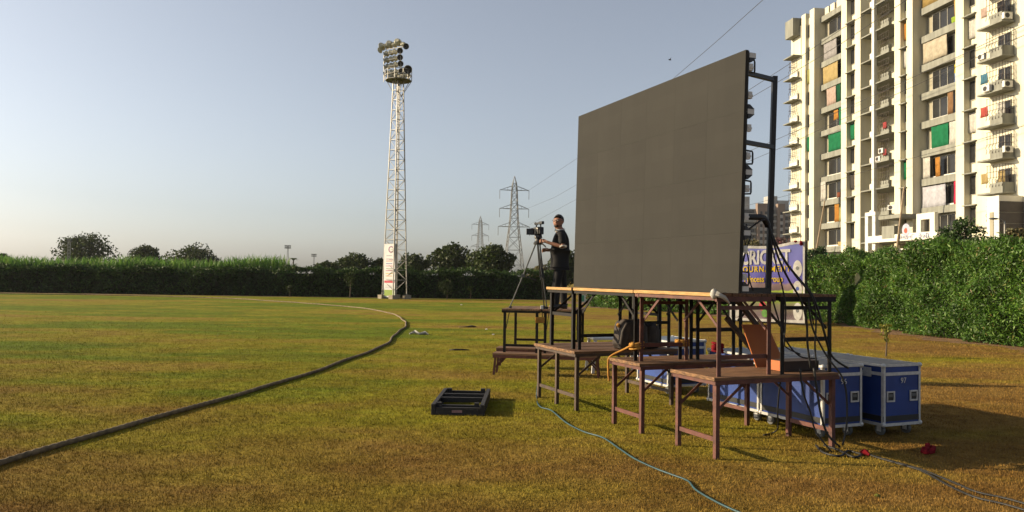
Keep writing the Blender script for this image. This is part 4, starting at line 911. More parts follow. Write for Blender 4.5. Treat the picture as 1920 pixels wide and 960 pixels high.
def mast(px, topy, D, rows, wpx, label, lattice=False):
    p = Dp(px, topy, D); t = empty('light_mast', (p.x, p.y, 0), 0, label, 'light mast', 'distant light masts'); w = wpx * D / FPX
    if lattice:
        b = MB()
        for x in (-w * .25, w * .25): b.beam((x, 0, 0), (x * 0.8, 0, p.z), 0.10)
        for k in range(14): b.beam((-w * .24, 0, p.z * k / 14), (w * .24, 0, p.z * (k + 1) / 14), 0.06); b.beam((w * .24, 0, p.z * k / 14), (-w * .24, 0, p.z * (k + 1) / 14), 0.06)
        b.build('pole', M['galv'], t)
    else:
        MB().beam((-0.5, 0, 0), (-0.12, 0, p.z), 0.14).beam((0.5, 0, 0), (0.12, 0, p.z), 0.14).build('pole', M['galv'], t)
    for r in range(rows):
        MB().beam((-w / 2, 0, p.z - r * w * 0.3), (w / 2, 0, p.z - r * w * 0.3), 0.10).build('bar', M['pylon'], t)
        if not lattice:
            for k in range(4): MB().b2(-w / 2 + k * w / 4 + 0.05, -w / 2 + (k + 1) * w / 4 - 0.08, -0.35, -0.08, p.z - r * w * 0.3 - 0.30, p.z - r * w * 0.3 + 0.22).build('floodlight', M['wheel_grey'], t)
mast(540, 461, 300, 2, 12, 'distant mast with two rows of lamps beside a palm tuft')
mast(589, 477, 380, 2, 10, 'farther, lower mast with two rows of lamps')
mast(130, 449, 105, 2, 11, 'pale lattice mast in front of the broad dark tree', True)
pmt = empty('palm_tree', Dp(549, 500, 150) - Vector((0, 0, Dp(549, 500, 150).z)), 0, 'small palm tuft beside the distant mast', 'tree')
zz = Dp(549, 489, 150).z
MB().tube([(0, 0, 0), (0.1, 0, zz)], [0.16, 0.12], 7).build('trunk', M['bark'], pmt)
fb = MB()
for k in range(14):
    a = k * 0.449 * math.pi; l = rnd.uniform(0.9, 1.3); d = Vector((math.cos(a), math.sin(a), 0)); s = Vector((-d.y, d.x, 0)) * 0.09
    b0_ = Vector((0.1, 0, zz)); m1 = b0_ + d * l * 0.55 + Vector((0, 0, 0.55)); e1 = b0_ + d * l + Vector((0, 0, 0.1))
    fb.add([b0_ - s, b0_ + s, m1 + s, m1 - s, e1], [(0, 1, 2, 3), (3, 2, 4)])
fb.build('fronds', M['leaf_tree'], pmt)
hp0 = Dp(624, 520, 150); hut = empty('hut', (hp0.x, hp0.y, 0), 0.2, 'small white walled hut showing above the far hedge', 'hut')
MB().b2(-1.3, 1.3, 0, 2, 0, 2.5).build('wall', mat('hut_wall', (0.55, 0.42, 0.36)), hut); MB().b2(-1.6, 1.6, -0.3, 2.3, 2.5, 2.65).build('roof', M['concrete'], hut); MB().b2(-0.3, 0.4, -0.02, 0.02, 0.0, 1.9).build('door', M['iron_brown'], hut)
sg = Dp(1101, 566, 50); sgn = empty('ground_sign', (sg.x, sg.y, 0), 0.1, 'small white, red and green sign board standing at the hedge foot', 'sign')
MB().b2(-0.42, 0.40, -0.01, 0.01, 0.03, 0.55).build('board', M['white_plastic'], sgn); flat('print_band', -0.1, 0.38, 0.30, 0.50, (0.6, 0.08, 0.12), sgn, -0.012); flat('print_patch', -0.40, -0.2, 0.1, 0.5, (0.1, 0.35, 0.2), sgn, -0.012)
# ================================================================== TOURNAMENT BANNER
pa = Dp(1368, 599, 29.6); pb = Dp(1509, 606, 27.9)
wB = math.hypot(pb.x - pa.x, pb.y - pa.y); hB = 3.05
bn = empty('banner', (pa.x, pa.y, 0), math.atan2(pb.y - pa.y, pb.x - pa.x), 'large violet-blue printed CRICKET TOURNAMENT banner on a frame', 'banner')
def bz(x, z): return 0.030 * math.sin(x * 3.2 + z * 1.1) + 0.006 * math.sin(x * 9 - z * 3) + 0.008 * math.sin(z * 5 + x)
def ztop(x): return hB - 0.22 * (1 - x / wB) + 0.04 * math.sin(x * 3)
bm_, bt, bp = nodes_of('banner_print'); tc = N(bt, 'ShaderNodeTexCoord').outputs['Object']; sx_ = N(bt, 'ShaderNodeSeparateXYZ'); bt.links.new(tc, sx_.inputs[0])
wv = N(bt, 'ShaderNodeMath', operation='MULTIPLY_ADD'); wv.inputs[1].default_value = 0.28; bt.links.new(noise(bt, tc, 2.2, 2), wv.inputs[0]); bt.links.new(sx_.outputs['Z'], wv.inputs[2])
sb_ = N(bt, 'ShaderNodeMath', operation='MULTIPLY'); sb_.inputs[1].default_value = 1 / 3.2; bt.links.new(wv.outputs[0], sb_.inputs[0])
zone = ramp(bt, sb_.outputs[0], [(q_, tuple(v_ * 0.74 for v_ in c_)) for q_, c_ in [(0.0, (0.5, 0.42, 0.42)), (0.15, (0.18, 0.13, 0.14)), (0.27, (0.26, 0.24, 0.12)), (0.30, (0.28, 0.38, 0.05)), (0.435, (0.42, 0.55, 0.05)), (0.45, (0.20, 0.13, 0.13)), (0.505, (0.30, 0.2, 0.2)), (0.53, (0.13, 0.10, 0.45)), (0.66, (0.15, 0.14, 0.52)), (1.0, (0.22, 0.24, 0.62))]])
crowd = ramp(bt, noise(bt, tc, 34, 3, 0.8), [(0.35, (0.35, 0.33, 0.33)), (0.7, (1.7, 1.6, 1.6))])
lowm = N(bt, 'ShaderNodeMapRange'); lowm.inputs[1].default_value = 0.0; lowm.inputs[2].default_value = 0.9; lowm.inputs[3].default_value = 1; lowm.inputs[4].default_value = 0; bt.links.new(sx_.outputs['Z'], lowm.inputs[0])
zc_ = mixc(bt, lowm.outputs[0], zone, mixc(bt, 1.0, zone, crowd, 'MULTIPLY'))
bt.links.new(zc_, bp.inputs['Base Color']); bp.inputs['Roughness'].default_value = 0.6
btr = N(bt, 'ShaderNodeBsdfTranslucent'); bt.links.new(zc_, btr.inputs[0]); bmx = N(bt, 'ShaderNodeMixShader'); bmx.inputs[0].default_value = 0.35
bt.links.new(bp.outputs[0], bmx.inputs[1]); bt.links.new(btr.outputs[0], bmx.inputs[2]); bt.links.new(bmx.outputs[0], bt.nodes['Material Output'].inputs[0])
def sheet(x0, x1, f0, f1, nx, nz_, d):
    vs = []; 
    for j in range(nz_ + 1):
        for i in range(nx + 1):
            x = x0 + (x1 - x0) * i / nx; z = 0.08 + (ztop(x) - 0.08) * (f0 + (f1 - f0) * j / nz_); vs.append((x, bz(x, z) - d, z))
    n_ = nx + 1; return vs, [(j * n_ + i, j * n_ + i + 1, (j + 1) * n_ + i + 1, (j + 1) * n_ + i) for j in range(nz_) for i in range(nx)]
so_ = MB().add(*sheet(0, wB, 0, 1, 40, 40, 0)).build('sheet', bm_, bn, smooth=True); so_.modifiers.new('thick', 'SOLIDIFY').thickness = 0.004
wh = M['white_cloth']; bw = MB()
for a in ((0, wB, 0.965, 1.0, 40, 1), (0, wB, 0, 0.035, 40, 1), (wB - 0.07, wB, 0.035, 0.965, 1, 40), (0, 0.07, 0.035, 0.965, 1, 40)): bw.add(*sheet(*a, 0.007))
bw.build('border', wh, bn, smooth=True)
def btext(s, size, cx, cz, m, bold, sx=1.0, rise=0.0, space=1.0, sq=1.0):
    me = text_mesh(s, size, 0.0, bold, sx, space=space)
    for v in me.vertices:
        x, z = cx + v.co.x, cz + v.co.y * sq + rise * v.co.x
        v.co = (x, bz(x, z) - 0.022, z)
    link('lettering', me, m, bn)
yel = clothmat('print_yellow', (0.85, 0.62, 0.04), (0.8, 0.52, 0.03)); 
btext('CRICKET', 0.62, wB * 0.485, 2.46, wh, 0.022, 0.74, 0.03, sq=1.15)
btext('TOURNAMENT', 0.30, wB * 0.47, 2.03, yel, 0.008, 0.80, 0.02, space=1.28)
btext('Princess Group', 0.33, wB * 0.46, 1.66, yel, 0.007, 0.70, 0.02)
def disc(cx, cz, rx, rz_, m, d):
    vs = [(cx, bz(cx, cz) - d, cz)] + [(cx + rx * math.cos(k * math.pi / 12), bz(cx + rx * math.cos(k * math.pi / 12), cz + rz_ * math.sin(k * math.pi / 12)) - d, cz + rz_ * math.sin(k * math.pi / 12)) for k in range(24)]
    MB().add(vs, [(0, k + 1, (k + 1) % 24 + 1) for k in range(24)]).build('emblem', m, bn)
grey = M['wheel_grey']; blu = mat('print_blue', (0.08, 0.12, 0.4))
for cz, m in ((2.05, grey), (1.30, blu), (0.50, grey)):
    disc(wB - 0.26, cz, 0.165, 0.32, wh, 0.010); disc(wB - 0.26, cz + 0.03, 0.06, 0.07, m, 0.014)
disc(0.26, 0.52, 0.16, 0.32, wh, 0.010); disc(0.27, 0.52, 0.045, 0.06, mat('print_maroon', (0.2, 0.06, 0.05)), 0.014)
disc(1.28, 0.66, 0.13, 0.17, mat('print_red', (0.6, 0.04, 0.06)), 0.010); disc(1.38, 0.40, 0.13, 0.16, mat('print_green', (0.12, 0.3, 0.05)), 0.011)
fr = MB()
for x in (-0.02, wB + 0.02): fr.beam((x, 0.06, 0), (x, 0.06, hB + 0.05), 0.05)
fr.beam((-0.02, 0.06, 0.06), (wB, 0.06, 0.06), 0.05); fr.beam((0, 0.07, 0.2), (0, 1.1, 0.0), 0.04); fr.beam((wB, 0.07, 1.8), (wB, 1.1, 0.0), 0.04); fr.build('frame', M['iron_dark'], bn)
tag(MB().ball(Dp(1502, 456, 27.9), 0.07, 0.05, 0.08, 8, 6, 0.3).ball(Dp(1492, 453, 27.95), 0.06, 0.04, 0.04, 8, 6, 0.3).build('cloth_knot', M['red_cloth']), 'red cloth knot on the banner top corner', 'cloth')
# ================================================================== APARTMENT BLOCK
FA = Dp(1538, 300, 99.3); FB = Dp(1727, 300, 80.0); FA.z = FB.z = 0
XD = (FB - FA).normalized(); FANG = math.atan2(XD.y, XD.x); YD = Vector((-XD.y, XD.x, 0))
def fsz(px, py, d):
    r = ray(px, py); O = FA - YD * d
    den = r.x * YD.x + r.y * YD.y; tt_ = (O.x * YD.x + O.y * YD.y) / den
    p = Vector((r.x * tt_, r.y * tt_, EYE + r.z * tt_)); return (p - O).dot(XD), p.z
def fs(px, d): return fsz(px, 300, d)[0]
ap = empty('apartment_building', FA, FANG, 'tall cream apartment block with grey parapets, balconies and laundry', 'building')
M['cream'] = mat('cream', (0.82, 0.78, 0.61), (0.68, 0.63, 0.47), 0.9, 0.9, bump=0.1, bscale=3, detail=9, stretch=(1.6, 1.6, 0.22))
M['grey_wall'] = mat('grey_wall', (0.31, 0.315, 0.27), (0.20, 0.20, 0.17), 1.2, 0.9, detail=9, stretch=(1.6, 1.6, 0.35))
M['white_wall'] = mat('white_wall', (0.84, 0.82, 0.73), (0.74, 0.71, 0.62), 0.8, 0.9)
M['shaded_cream'] = mat('shaded_cream', (0.40, 0.37, 0.27), (0.33, 0.30, 0.22), 0.7, 0.9)  # cream darkened for recessed walls, their shade put into the colour
M['glass'] = mat('glass', (0.035, 0.035, 0.034), (0.018, 0.018, 0.018), 0.5, 0.2, spec=0.3)
M['frame_alu'] = mat('frame_alu', (0.45, 0.43, 0.36), None, 3, 0.6)
M['grille'] = mat('grille', (0.07, 0.05, 0.04), None, 3, 0.7)
M['brick_red'] = mat('brick_red', (0.3, 0.1, 0.05), None, 3, 0.9)
M['clad'] = mat('clad', (0.085, 0.075, 0.072), (0.06, 0.052, 0.05), 2, 0.8)
def B(s0, s1, d0, d1, z0, z1, name, m, par=None): return MB().b2(s0, s1, -d1, -d0, z0, z1).build(name, M[m] if isinstance(m, str) else m, par or ap)
PD = 0.87; ZT = 37.3
s_far = fs(1502, PD); s_end = fs(1990, PD)
B(s_far - 2.6, s_end, -14, -2.3, 0, 36.3, 'wall', 'cream')
KS = range(-2, 10)
def pillar(pa, pb, zt=ZT, d=PD, m='cream', z0=0): return B(fs(pa, d), fs(pb, d), -2.31, d, z0, zt, 'pillar', m)
def window(s0, s1, d, z0, z1, n=2):
    f = MB(); a = 0.055
    f.b2(s0, s1, -d, -d + 0.08, z0, z0 + a).b2(s0, s1, -d, -d + 0.08, z1 - a, z1)
    for k in range(n + 1):
        x = s0 + (s1 - s0 - a) * k / n; f.b2(x, x + a, -d - 0.003, -d + 0.08, z0, z1)
    w = f.build('window', M['frame_alu'], ap)
    MB().b2(s0 + 0.02, s1 - 0.02, -d + 0.04, -d + 0.055, z0 + 0.02, z1 - 0.02).build('pane', M['glass'], w); return w
CL = {}
def cloth_m(c):
    k = tuple(round(v, 2) for v in c)
    if k not in CL: CL[k] = clothmat('cloth_%d' % len(CL), c, tuple(v * 0.75 for v in c), 0.25, 3)
    return CL[k]
def drape(s0, s1, z0, z1, d, c, label=None):
    nx = 14; vs = []; ph = rnd.uniform(0, 6)
    for j in range(5):
        for i in range(nx + 1):
            x = s0 + (s1 - s0) * i / nx + 0.03 * math.sin(j * 1.7 + ph) * (1 - j / 4); vs.append((x, -d + 0.05 * math.sin(i * 1.6 + ph) * (1.2 - j * 0.15) + 0.02 * math.sin(j + i), z0 + (z1 - z0) * j / 4))
    b = MB().add(vs, [(j * (nx + 1) + i, j * (nx + 1) + i + 1, (j + 1) * (nx + 1) + i + 1, (j + 1) * (nx + 1) + i) for j in range(4) for i in range(nx)])
    if label:
        o = tag(b.build('hanging_cloth', cloth_m(c), None, FA, (0, 0, FANG), smooth=True), label, 'cloth', 'cloths hung on the apartment block')
    else: o = b.build('curtain', cloth_m(c), ap, smooth=True)
    o.modifiers.new('thick', 'SOLIDIFY').thickness = 0.012; return o
# --- wide window bays
def wide_bay(sa, sb, zo, two, data):
    B(sa, sb, -2.31, -0.75, 0, 35.6, 'bay_wall', 'shaded_cream')
    for k in KS:
        z = 8.35 + zo + 3 * k
        if z < 0: continue
        p = B(sa, sb, -0.751, 0, z, z + 0.72, 'parapet', 'grey_wall'); w = sb - sa
        if k < 9:
            B(sa + 0.14 * w, sa + (0.74 if two else 0.97) * w, -0.749, -0.45, z + 0.721, z + 0.90, 'sill', 'white_wall')
            if two:
                window(sa + 0.15 * w, sa + 0.69 * w, -0.62, z + 0.90, z + 2.85, 3); window(sa + 0.79 * w, sa + 0.99 * w, -0.62, z + 0.90, z + 2.85, 1)
                B(sa + 0.695 * w, sa + 0.785 * w, -0.749, -0.63, z + 0.91, z + 2.99, 'pier', 'white_wall')
            else:
                window(sa + 0.15 * w, sa + 0.76 * w, -0.62, z + 0.90, z + 2.85, 2); B(sa + 0.78 * w, sa + 0.95 * w, -0.749, -0.64, z + 0.91, z + 2.99, 'pier', 'white_wall')
            for (f0, f1, g0, g1, c, lab) in data.get(k, []): drape(sa + f0 * w, sa + f1 * w, z + 0.75 + g0 * 2.2, z + 0.75 + g1 * 2.2, -0.12, c, lab)
wh_, gold, pink, grn, dg, yl, ol, rd, gy, org = (0.7, 0.68, 0.62), (0.55, 0.42, 0.19), (0.6, 0.45, 0.38), (0.02, 0.21, 0.09), (0.02, 0.12, 0.06), (0.8, 0.62, 0.03), (0.42, 0.40, 0.16), (0.65, 0.03, 0.10), (0.42, 0.40, 0.40), (0.6, 0.28, 0.06)
wide_bay(0.0, fs(1577, PD), 0.0, False, {8: [(0.72, 0.86, 0.05, 0.35, (0.4, 0.08, 0.05), None), (0.85, 0.99, 0.3, 1.0, gold, None)], 7: [(0.1, 0.56, 0, 1, gy, 'grey sheet curtain hung across a wide window below the top floor'), (0.78, 0.98, 0, 1, pink, None)], 6: [(0.05, 0.62, 0, 1, gold, 'golden curtain across a wide window on the far bay'), (0.74, 0.95, 0, 1, (0.6, 0.52, 0.3), None)],
    5: [(0.2, 0.55, 0, 1, pink, None), (0.57, 0.72, 0, 1, dg, None), (0.8, 0.97, 0, 1, wh_, None)], 4: [(0.66, 0.99, -0.1, 1.05, grn, 'bright green sheet over the right half of a far-bay window'), (0.48, 0.62, 0.4, 0.95, org, None)], 3: [(0.28, 0.80, 0, 1, grn, 'wide crumpled green curtain on the far bay'), (0.85, 0.98, 0, 1, pink, None)],
    2: [(0.74, 0.88, 0, 1, (0.66, 0.58, 0.3), None)], 1: [(0.60, 0.82, 0.0, 0.3, (0.28, 0.09, 0.05), None), (0.84, 0.98, 0, 1, pink, None)], 0: [(0.52, 0.66, 0, 1, org, None), (0.68, 0.97, 0, 1, ol, None)], -1: [(0.62, 0.95, 0, 0.22, gold, None)]})
wide_bay(fs(1727, 0), fs(1792, PD), 0.33, True, {7: [(0.0, 0.9, 0, 1, (0.4, 0.28, 0.1), None)], 6: [(0.76, 0.99, 0.28, 1, (0.55, 0.38, 0.14), None), (0.70, 0.99, 0.0, 0.27, (0.35, 0.5, 0.06), None)], 5: [(0.03, 0.60, 0.05, 1, (0.62, 0.55, 0.42), 'pale patterned curtain across a near-bay window')],
    4: [(0.78, 0.99, 0.42, 0.8, yl, 'yellow cloth above a blue striped one at a near-bay window'), (0.78, 0.99, 0.02, 0.41, (0.25, 0.35, 0.6), None)], 3: [(0.62, 0.74, 0, 1, (0.35, 0.2, 0.1), None)], 2: [(0.22, 0.64, -0.05, 1, grn, 'dark green cloth hung on the near bay'), (0.66, 0.98, 0, 1, wh_, None)], 1: [(0.02, 0.2, 0, 1, wh_, None), (0.32, 0.44, 0, 0.9, org, None)],
    0: [(0.02, 0.56, -0.04, 0.97, (0.62, 0.62, 0.68), 'large white bed sheet hung low on the near bay'), (0.76, 0.99, -0.02, 1.06, rd, 'crimson patterned cloth hung beside the white sheet')]})
# --- pillars and narrow windows
def strip(pa, pb, zo, rec, cl, canopy=True):
    s0, s1 = fs(pa, PD), fs(pb, PD); B(s0, s1, -2.31, rec, 0, ZT - 0.7, 'strip_wall', 'cream')
    for k in range(0, 12):
        z = zo + 3 * k
        if z + 2 > ZT - 1: continue
        window(s0 + 0.02, s1 - 0.02, rec + 0.09, z, z + 1.85, 2)
        if canopy: B(s0 - 0.02, s1 + 0.1, rec, PD + 0.22, z + 1.90, z + 2.0, 'canopy', 'grey_wall')
        if k in cl: drape(s0 + 0.03, s1 - 0.03, z - 0.1, z + 1.8, rec + 0.17, cl[k][0], cl[k][1])
pillar(1502, 1509.5); strip(1509.5, 1517.5, 0.9, 0.45, {1: (gold, 'gold cloth in the narrow window by the far corner'), 6: (grn, None), 9: (ol, None)}, False); pillar(1517.5, 1526)
pillar(1577, 1587); strip(1587, 1602.5, 0.75, 0.25, {1: (yl, 'bright yellow cloth covering a narrow window'), 6: (grn, 'green cloth covering a narrow window high on the far side'), 4: ((0.1, 0.09, 0.08), None)}); pillar(1602.5, 1613)
pillar(1677, 1688); strip(1688, 1699.5, 0.75, 0.3, {4: (grn, 'green cloth in the narrow window of the middle strip'), 8: (wh_, None), 9: (org, None)}); pillar(1699.5, 1711)
pillar(1792, 1807.5); strip(1807.5, 1830, 1.0, 0.2, {5: (wh_, None), 8: (wh_, None)}); pillar(1830, 1990, d=PD)
# roof blocks at the far corner
for pa, pb in ((1546, 1553), (1556, 1564), (1568, 1577)): B(fs(pa, -0.1), fs(pb, -0.1), -0.76, -0.1, 35.601, 37.0, 'roof_post', 'cream')
B(fs(1540, -0.3), fs(1577, -0.3), -1.2, -0.8, 35.602, 36.8, 'roof_wall', 'brick_red')
# --- recessed balcony bay
sA, sB_, sC, sD = fs(1613, PD), fs(1640, PD), fs(1665, PD), fs(1677, PD)
MB().b2(fs(1634, PD + 0.1), fs(1638.5, PD + 0.1), -PD - 0.1, -PD + 0.25, 3, ZT).build('column', M['white_wall'], ap)
acb = MB().b2(-0.4, 0.4, -0.28, 0, 0, 0.55).mesh('air_conditioner'); acb.materials.append(M['white_plastic'])
acf = MB().lathe([(0.001, 0.0), (0.2, 0.0), (0.22, 0.012), (0.22, 0.0)], 16, Matrix.Rotation(R(90), 3, 'X'), (-0.1, -0.288, 0.27)).mesh('fan_grille'); acf.materials.append(M['rubber'])
def ac(s, d, z, rot=0):
    o = link('air_conditioner', acb, None, ap, (s, -d, z), (0, 0, rot)); link('fan_grille', acf, None, o)
def grille(s0, s1, d, z, n, side=None):
    g = MB()
    for k in range(n):
        s = s0 + (s1 - s0) * k / max(1, n - 1)
        g.tube([(s, -d, z + 2.1), (s, -d, z + 0.95), (s, -d - 0.14, z + 0.7), (s, -d - 0.02, z + 0.45), (s, -d - 0.10, z + 0.15)], 0.028, 4)
    for zz_ in (1.0, 1.5, 2.1): g.beam((s0 - 0.1, -d, z + zz_), (s1 + 0.1, -d, z + zz_), 0.035)
    if side:
        for k in range(5): g.beam((s1, -d + side * k / 4, z + 0.2), (s1, -d + side * k / 4, z + 2.1), 0.025)
        for zz_ in (0.95, 1.5, 2.1): g.beam((s1, -d, z + zz_), (s1, -d + side, z + zz_), 0.03)
    g.build('grille', M['grille'], ap)
for k in range(1, 12):
    z = 0.05 + 3 * k
    B(sA, sC + 0.05, -2.31, PD - 0.05, z, z + 0.14, 'slab', 'grey_wall')
    B(sB_ + 0.55 * (sC - sB_) - 0.4, sC, PD - 0.45, PD - 0.10, z + 0.141, z + 0.85, 'balcony_wall', 'grey_wall')
    B(fs(1629, PD), fs(1634, PD), PD - 0.4, PD - 0.1, z + 0.141, z + 0.75, 'balcony_wall', 'white_wall')
    B(sB_, sC, -2.299, -2.2, z + 0.15, z + 2.6, 'balcony_panel', 'shaded_cream'); window(sB_ + 0.8, sC + 0.5, -2.1, z + 0.3, z + 2.2, 2)
    grille(sB_ + 0.6, sC - 0.05, PD - 0.12, z + 0.3, 5)
    if k == 5: ac(sB_ + 0.5, PD - 0.3, z + 0.16); ac(sB_ + 1.5, PD + 0.02, z + 0.9)
    if k in (2, 3): ac(sC + 0.2, PD - 0.4, z + 0.5, 0.5)
    if k in (5, 6): drape(sB_ + 1.6, sB_ + 2.2, z + 0.6, z + 1.3, PD + 0.05, (0.5, 0.1, 0.1))
drape(fs(1622, -.5), fs(1633, -.5), 6.3, 8.6, -0.4, org, None)
# --- near corner balcony
s0b, s1b, DB = fs(1842, 2.05), fs(1880, 2.05), 2.05
for k in range(2, 12):
    z = 0.55 + 3 * k
    B(s0b - 0.5, s1b + 0.12, PD + 0.001, DB + 0.12, z, z + 0.15, 'slab', 'grey_wall')
    B(s0b + 0.9, s1b - 0.02, DB - 0.15, DB, z + 0.151, z + 0.95, 'balcony_wall', 'grey_wall'); B(s1b - 0.15, s1b, PD + 0.001, DB - 0.151, z + 0.151, z + 0.95, 'balcony_wall', 'grey_wall')
    grille(s0b + 0.5, s1b - 0.05, DB - 0.05, z + 0.45, 6, DB - PD - 0.1); window(s0b + 0.6, s1b - 0.3, PD + 0.09, z + 0.4, z + 2.3, 2)
    if k in (8, 4, 6, 7): ac(s1b + 0.02 if k != 7 else s0b + 0.2, DB - 0.35 if k != 7 else DB + 0.05, z + 0.20 if k != 4 else z + 0.5, R(90) if k != 7 else 0)
    if k == 6: ac(s0b + 0.9, DB + 0.12, z + 0.16)
    c = {8: pink, 6: (0.1, 0.25, 0.35), 5: (0.55, 0.12, 0.10), 3: gold}.get(k)
    if c: drape(s0b - 0.1, s0b + 0.7, z + 1.0, z + 1.9, DB + 0.06, c, {8: 'pink cloth drying on a corner balcony grille', 5: 'red and white washing on a corner balcony'}.get(k))
    if k in (3, 5, 8): drape(s1b - 0.9, s1b - 0.1, z + 0.9, z + 2.0, DB - 0.3, {3: gold, 5: wh_, 8: (0.04, 0.04, 0.05)}[k])
# --- far corner balcony seen edge-on
for k in range(0, 12):
    z = 1.9 + 3 * k
    if k == 11: B(s_far - 2.4, s_far - 0.3, PD - 0.5, 1.95, z - 0.2, z + 2.2, 'water_tank', 'grey_wall'); continue
    B(s_far - 2.6, s_far - 0.02, -0.64, 2.1, z, z + 0.13, 'slab', 'grey_wall')
    B(s_far - 2.4, s_far - 0.4, 1.1, 1.25, z - 2.7, z - 1.9, 'balcony_wall', 'white_wall'); grille(s_far - 2.4, s_far - 0.5, 1.3, z - 2.4, 5); MB().beam((s_far - 1, -1.2, z - 1.4), (s_far - 0.9, -2.2, z - 1.4), 0.05).build('drying_bar', M['grille'], ap)
B(s_far - 2.6, s_far, -0.66, 0.95, 0, 36, 'side_wall', 'cream')
# --- podium: portico, sign band, dark clad block
DG = 3.4
def gx(px): return fs(px, DG)
def zpx(px, py, d=DG): return fsz(px, py, d)[1]
pr_ = empty('gate_portico', FA, FANG, 'white portico with a lettered sign band at the apartment foot', 'gate')
def Bp(s0, s1, d0, d1, z0, z1, name, m): return B(s0, s1, d0, d1, z0, z1, name, m, pr_)
zb0, zb1 = zpx(1690, 452), zpx(1690, 439)
for pa, pb in ((1622, 1627.5), (1636, 1641)): Bp(gx(pa), gx(pb), DG - 0.5, DG, 0, zpx(1630, 405.5), 'post', 'white_wall')
Bp(gx(1622), gx(1641), DG - 0.5, DG, zpx(1630, 405), zpx(1630, 398), 'lintel', 'white_wall')
Bp(gx(1629), gx(1762), DG + 0.01, DG + 0.3, zb0, zb1, 'sign_band', 'white_wall')
for pa, pb in ((1713, 1722), (1740, 1750)): Bp(gx(pa), gx(pb), DG - 0.5, DG, 0, zb0, 'post', 'white_wall')
Bp(gx(1640), gx(1683), PD + 0.02, DG - 0.55, zb0, zb0 + 0.25, 'slab', 'grey_wall'); Bp(gx(1659), gx(1682), DG - 0.1, DG + 0.34, zb0 + 0.35, zpx(1670, 424), 'grey_box', 'grey_wall')
Bp(gx(1642), gx(1684), PD + 0.02, DG - 0.3, zpx(1655, 411), zpx(1655, 404), 'canopy', 'grey_wall')
zf = zpx(1735, 411); Bp(gx(1718), gx(1726), DG - 0.4, DG, zb1, zf, 'frame_post', 'white_wall'); Bp(gx(1743), gx(1752), DG - 0.4, DG, zb1, zf, 'frame_post', 'white_wall'); Bp(gx(1718), gx(1752), DG - 0.4, DG, zf, zf + 0.6, 'frame_beam', 'white_wall')
Bp(gx(1685), gx(1708), PD + 0.02, DG - 0.2, zb0 - 0.9, zb0 - 0.75, 'awning', 'white_wall')
letm = mat('sign_letter', (0.12, 0.13, 0.3), None, 3, 0.6)
sw_ = gx(1720) - gx(1691)
for body, pa, pb in (('સંસ્કૃતિ', 1690, 1720), ('રેસી', 1728, 1748)):
    me = text_mesh(body, 1.0, 0.01, 0.012); xs_ = [v.co.x for v in me.vertices]; zs_ = [v.co.y for v in me.vertices]
    if xs_:
        kx = (gx(pb) - gx(pa)) / (max(xs_) - min(xs_)); kz = (zb1 - zb0) * 0.72 / (max(zs_) - min(zs_))
        for v in me.vertices: v.co = ((v.co.x - min(xs_)) * kx, (v.co.y - min(zs_)) * kz, v.co.z)
        link('lettering', me, letm, pr_, (gx(pa), -DG - 0.315, zb0 + (zb1 - zb0) * 0.14), (R(90), 0, 0))
xm, zm = fsz(1704, 431, DG)
MB().lathe([(0.001, 0.02), (0.55, 0.02), (0.62, 0.0)], 20, Matrix.Rotation(R(90), 3, 'X'), (xm, -DG - 0.32, zm)).build('emblem_disc', mat('emblem_lilac', (0.5, 0.5, 0.62)), pr_)
MB().lathe([(0.001, 0.02), (0.24, 0.02), (0.26, 0.0)], 16, Matrix.Rotation(R(90), 3, 'X'), (xm, -DG - 0.345, zm - 0.08)).build('emblem_core', mat('emblem_red', (0.65, 0.1, 0.05)), pr_)
pd = empty('podium_block', FA, FANG, 'dark brown clad podium block with pale joints beside the apartment', 'building')
xq, zq = fsz(1873, 366, 3.2); x2 = fs(1850, 3.2)
MB().b2(x2, xq, -3.2, -PD - 0.01, 0, zq).build('wall', M['white_wall'], pd)
MB().b2(x2 + 0.4, xq - 0.6, -3.26, -3.21, 1.5, zq - 1.4).build('opening', M['shaded_cream'], pd)
zr = zq - 0.4
for k in range(9):
    h1 = (zr - 0.2) / 9; MB().b2(xq + 0.003, xq + 0.07, -3.2, 6, 0.1 + k * h1 + 0.04, 0.1 + (k + 1) * h1).build('cladding_panel', M['clad'], pd)
MB().b2(xq - 0.3, xq, -PD + 0.02, 6, 0.1, zr).build('joint_wall', M['white_wall'], pd)
# leaning bamboo poles
M['bamboo'] = mat('bamboo', (0.42, 0.33, 0.22), (0.28, 0.2, 0.13), 3, 0.7)
for (x0, y0, x1, y1, d, lab) in ((1529, 465, 1543, 372, 2.2, 'long bamboo pole leaning up the far bay with a cloth at its tip'), (1680, 458, 1690, 350, 4.0, 'long bamboo pole leaning in front of the portico')):
    a, za = fsz(x0, y0, d); b, zb_ = fsz(x1, y1, d); ks = (za - 0.0) / (zb_ - za)
    pa_ = Vector((a - (b - a) * ks, -d, 0)); tag(MB().tube([pa_, (b, -d + 0.3, zb_)], [0.11, 0.08], 8).build('bamboo_pole', M['bamboo'], None, FA, (0, 0, FANG)), lab, 'pole')
a, za = fsz(1539, 371, 2.2); drape(a - 0.3, a + 0.7, za - 0.4, za + 2.0, 2.0, wh_, 'white cloth bundled on the tip of the leaning bamboo pole')
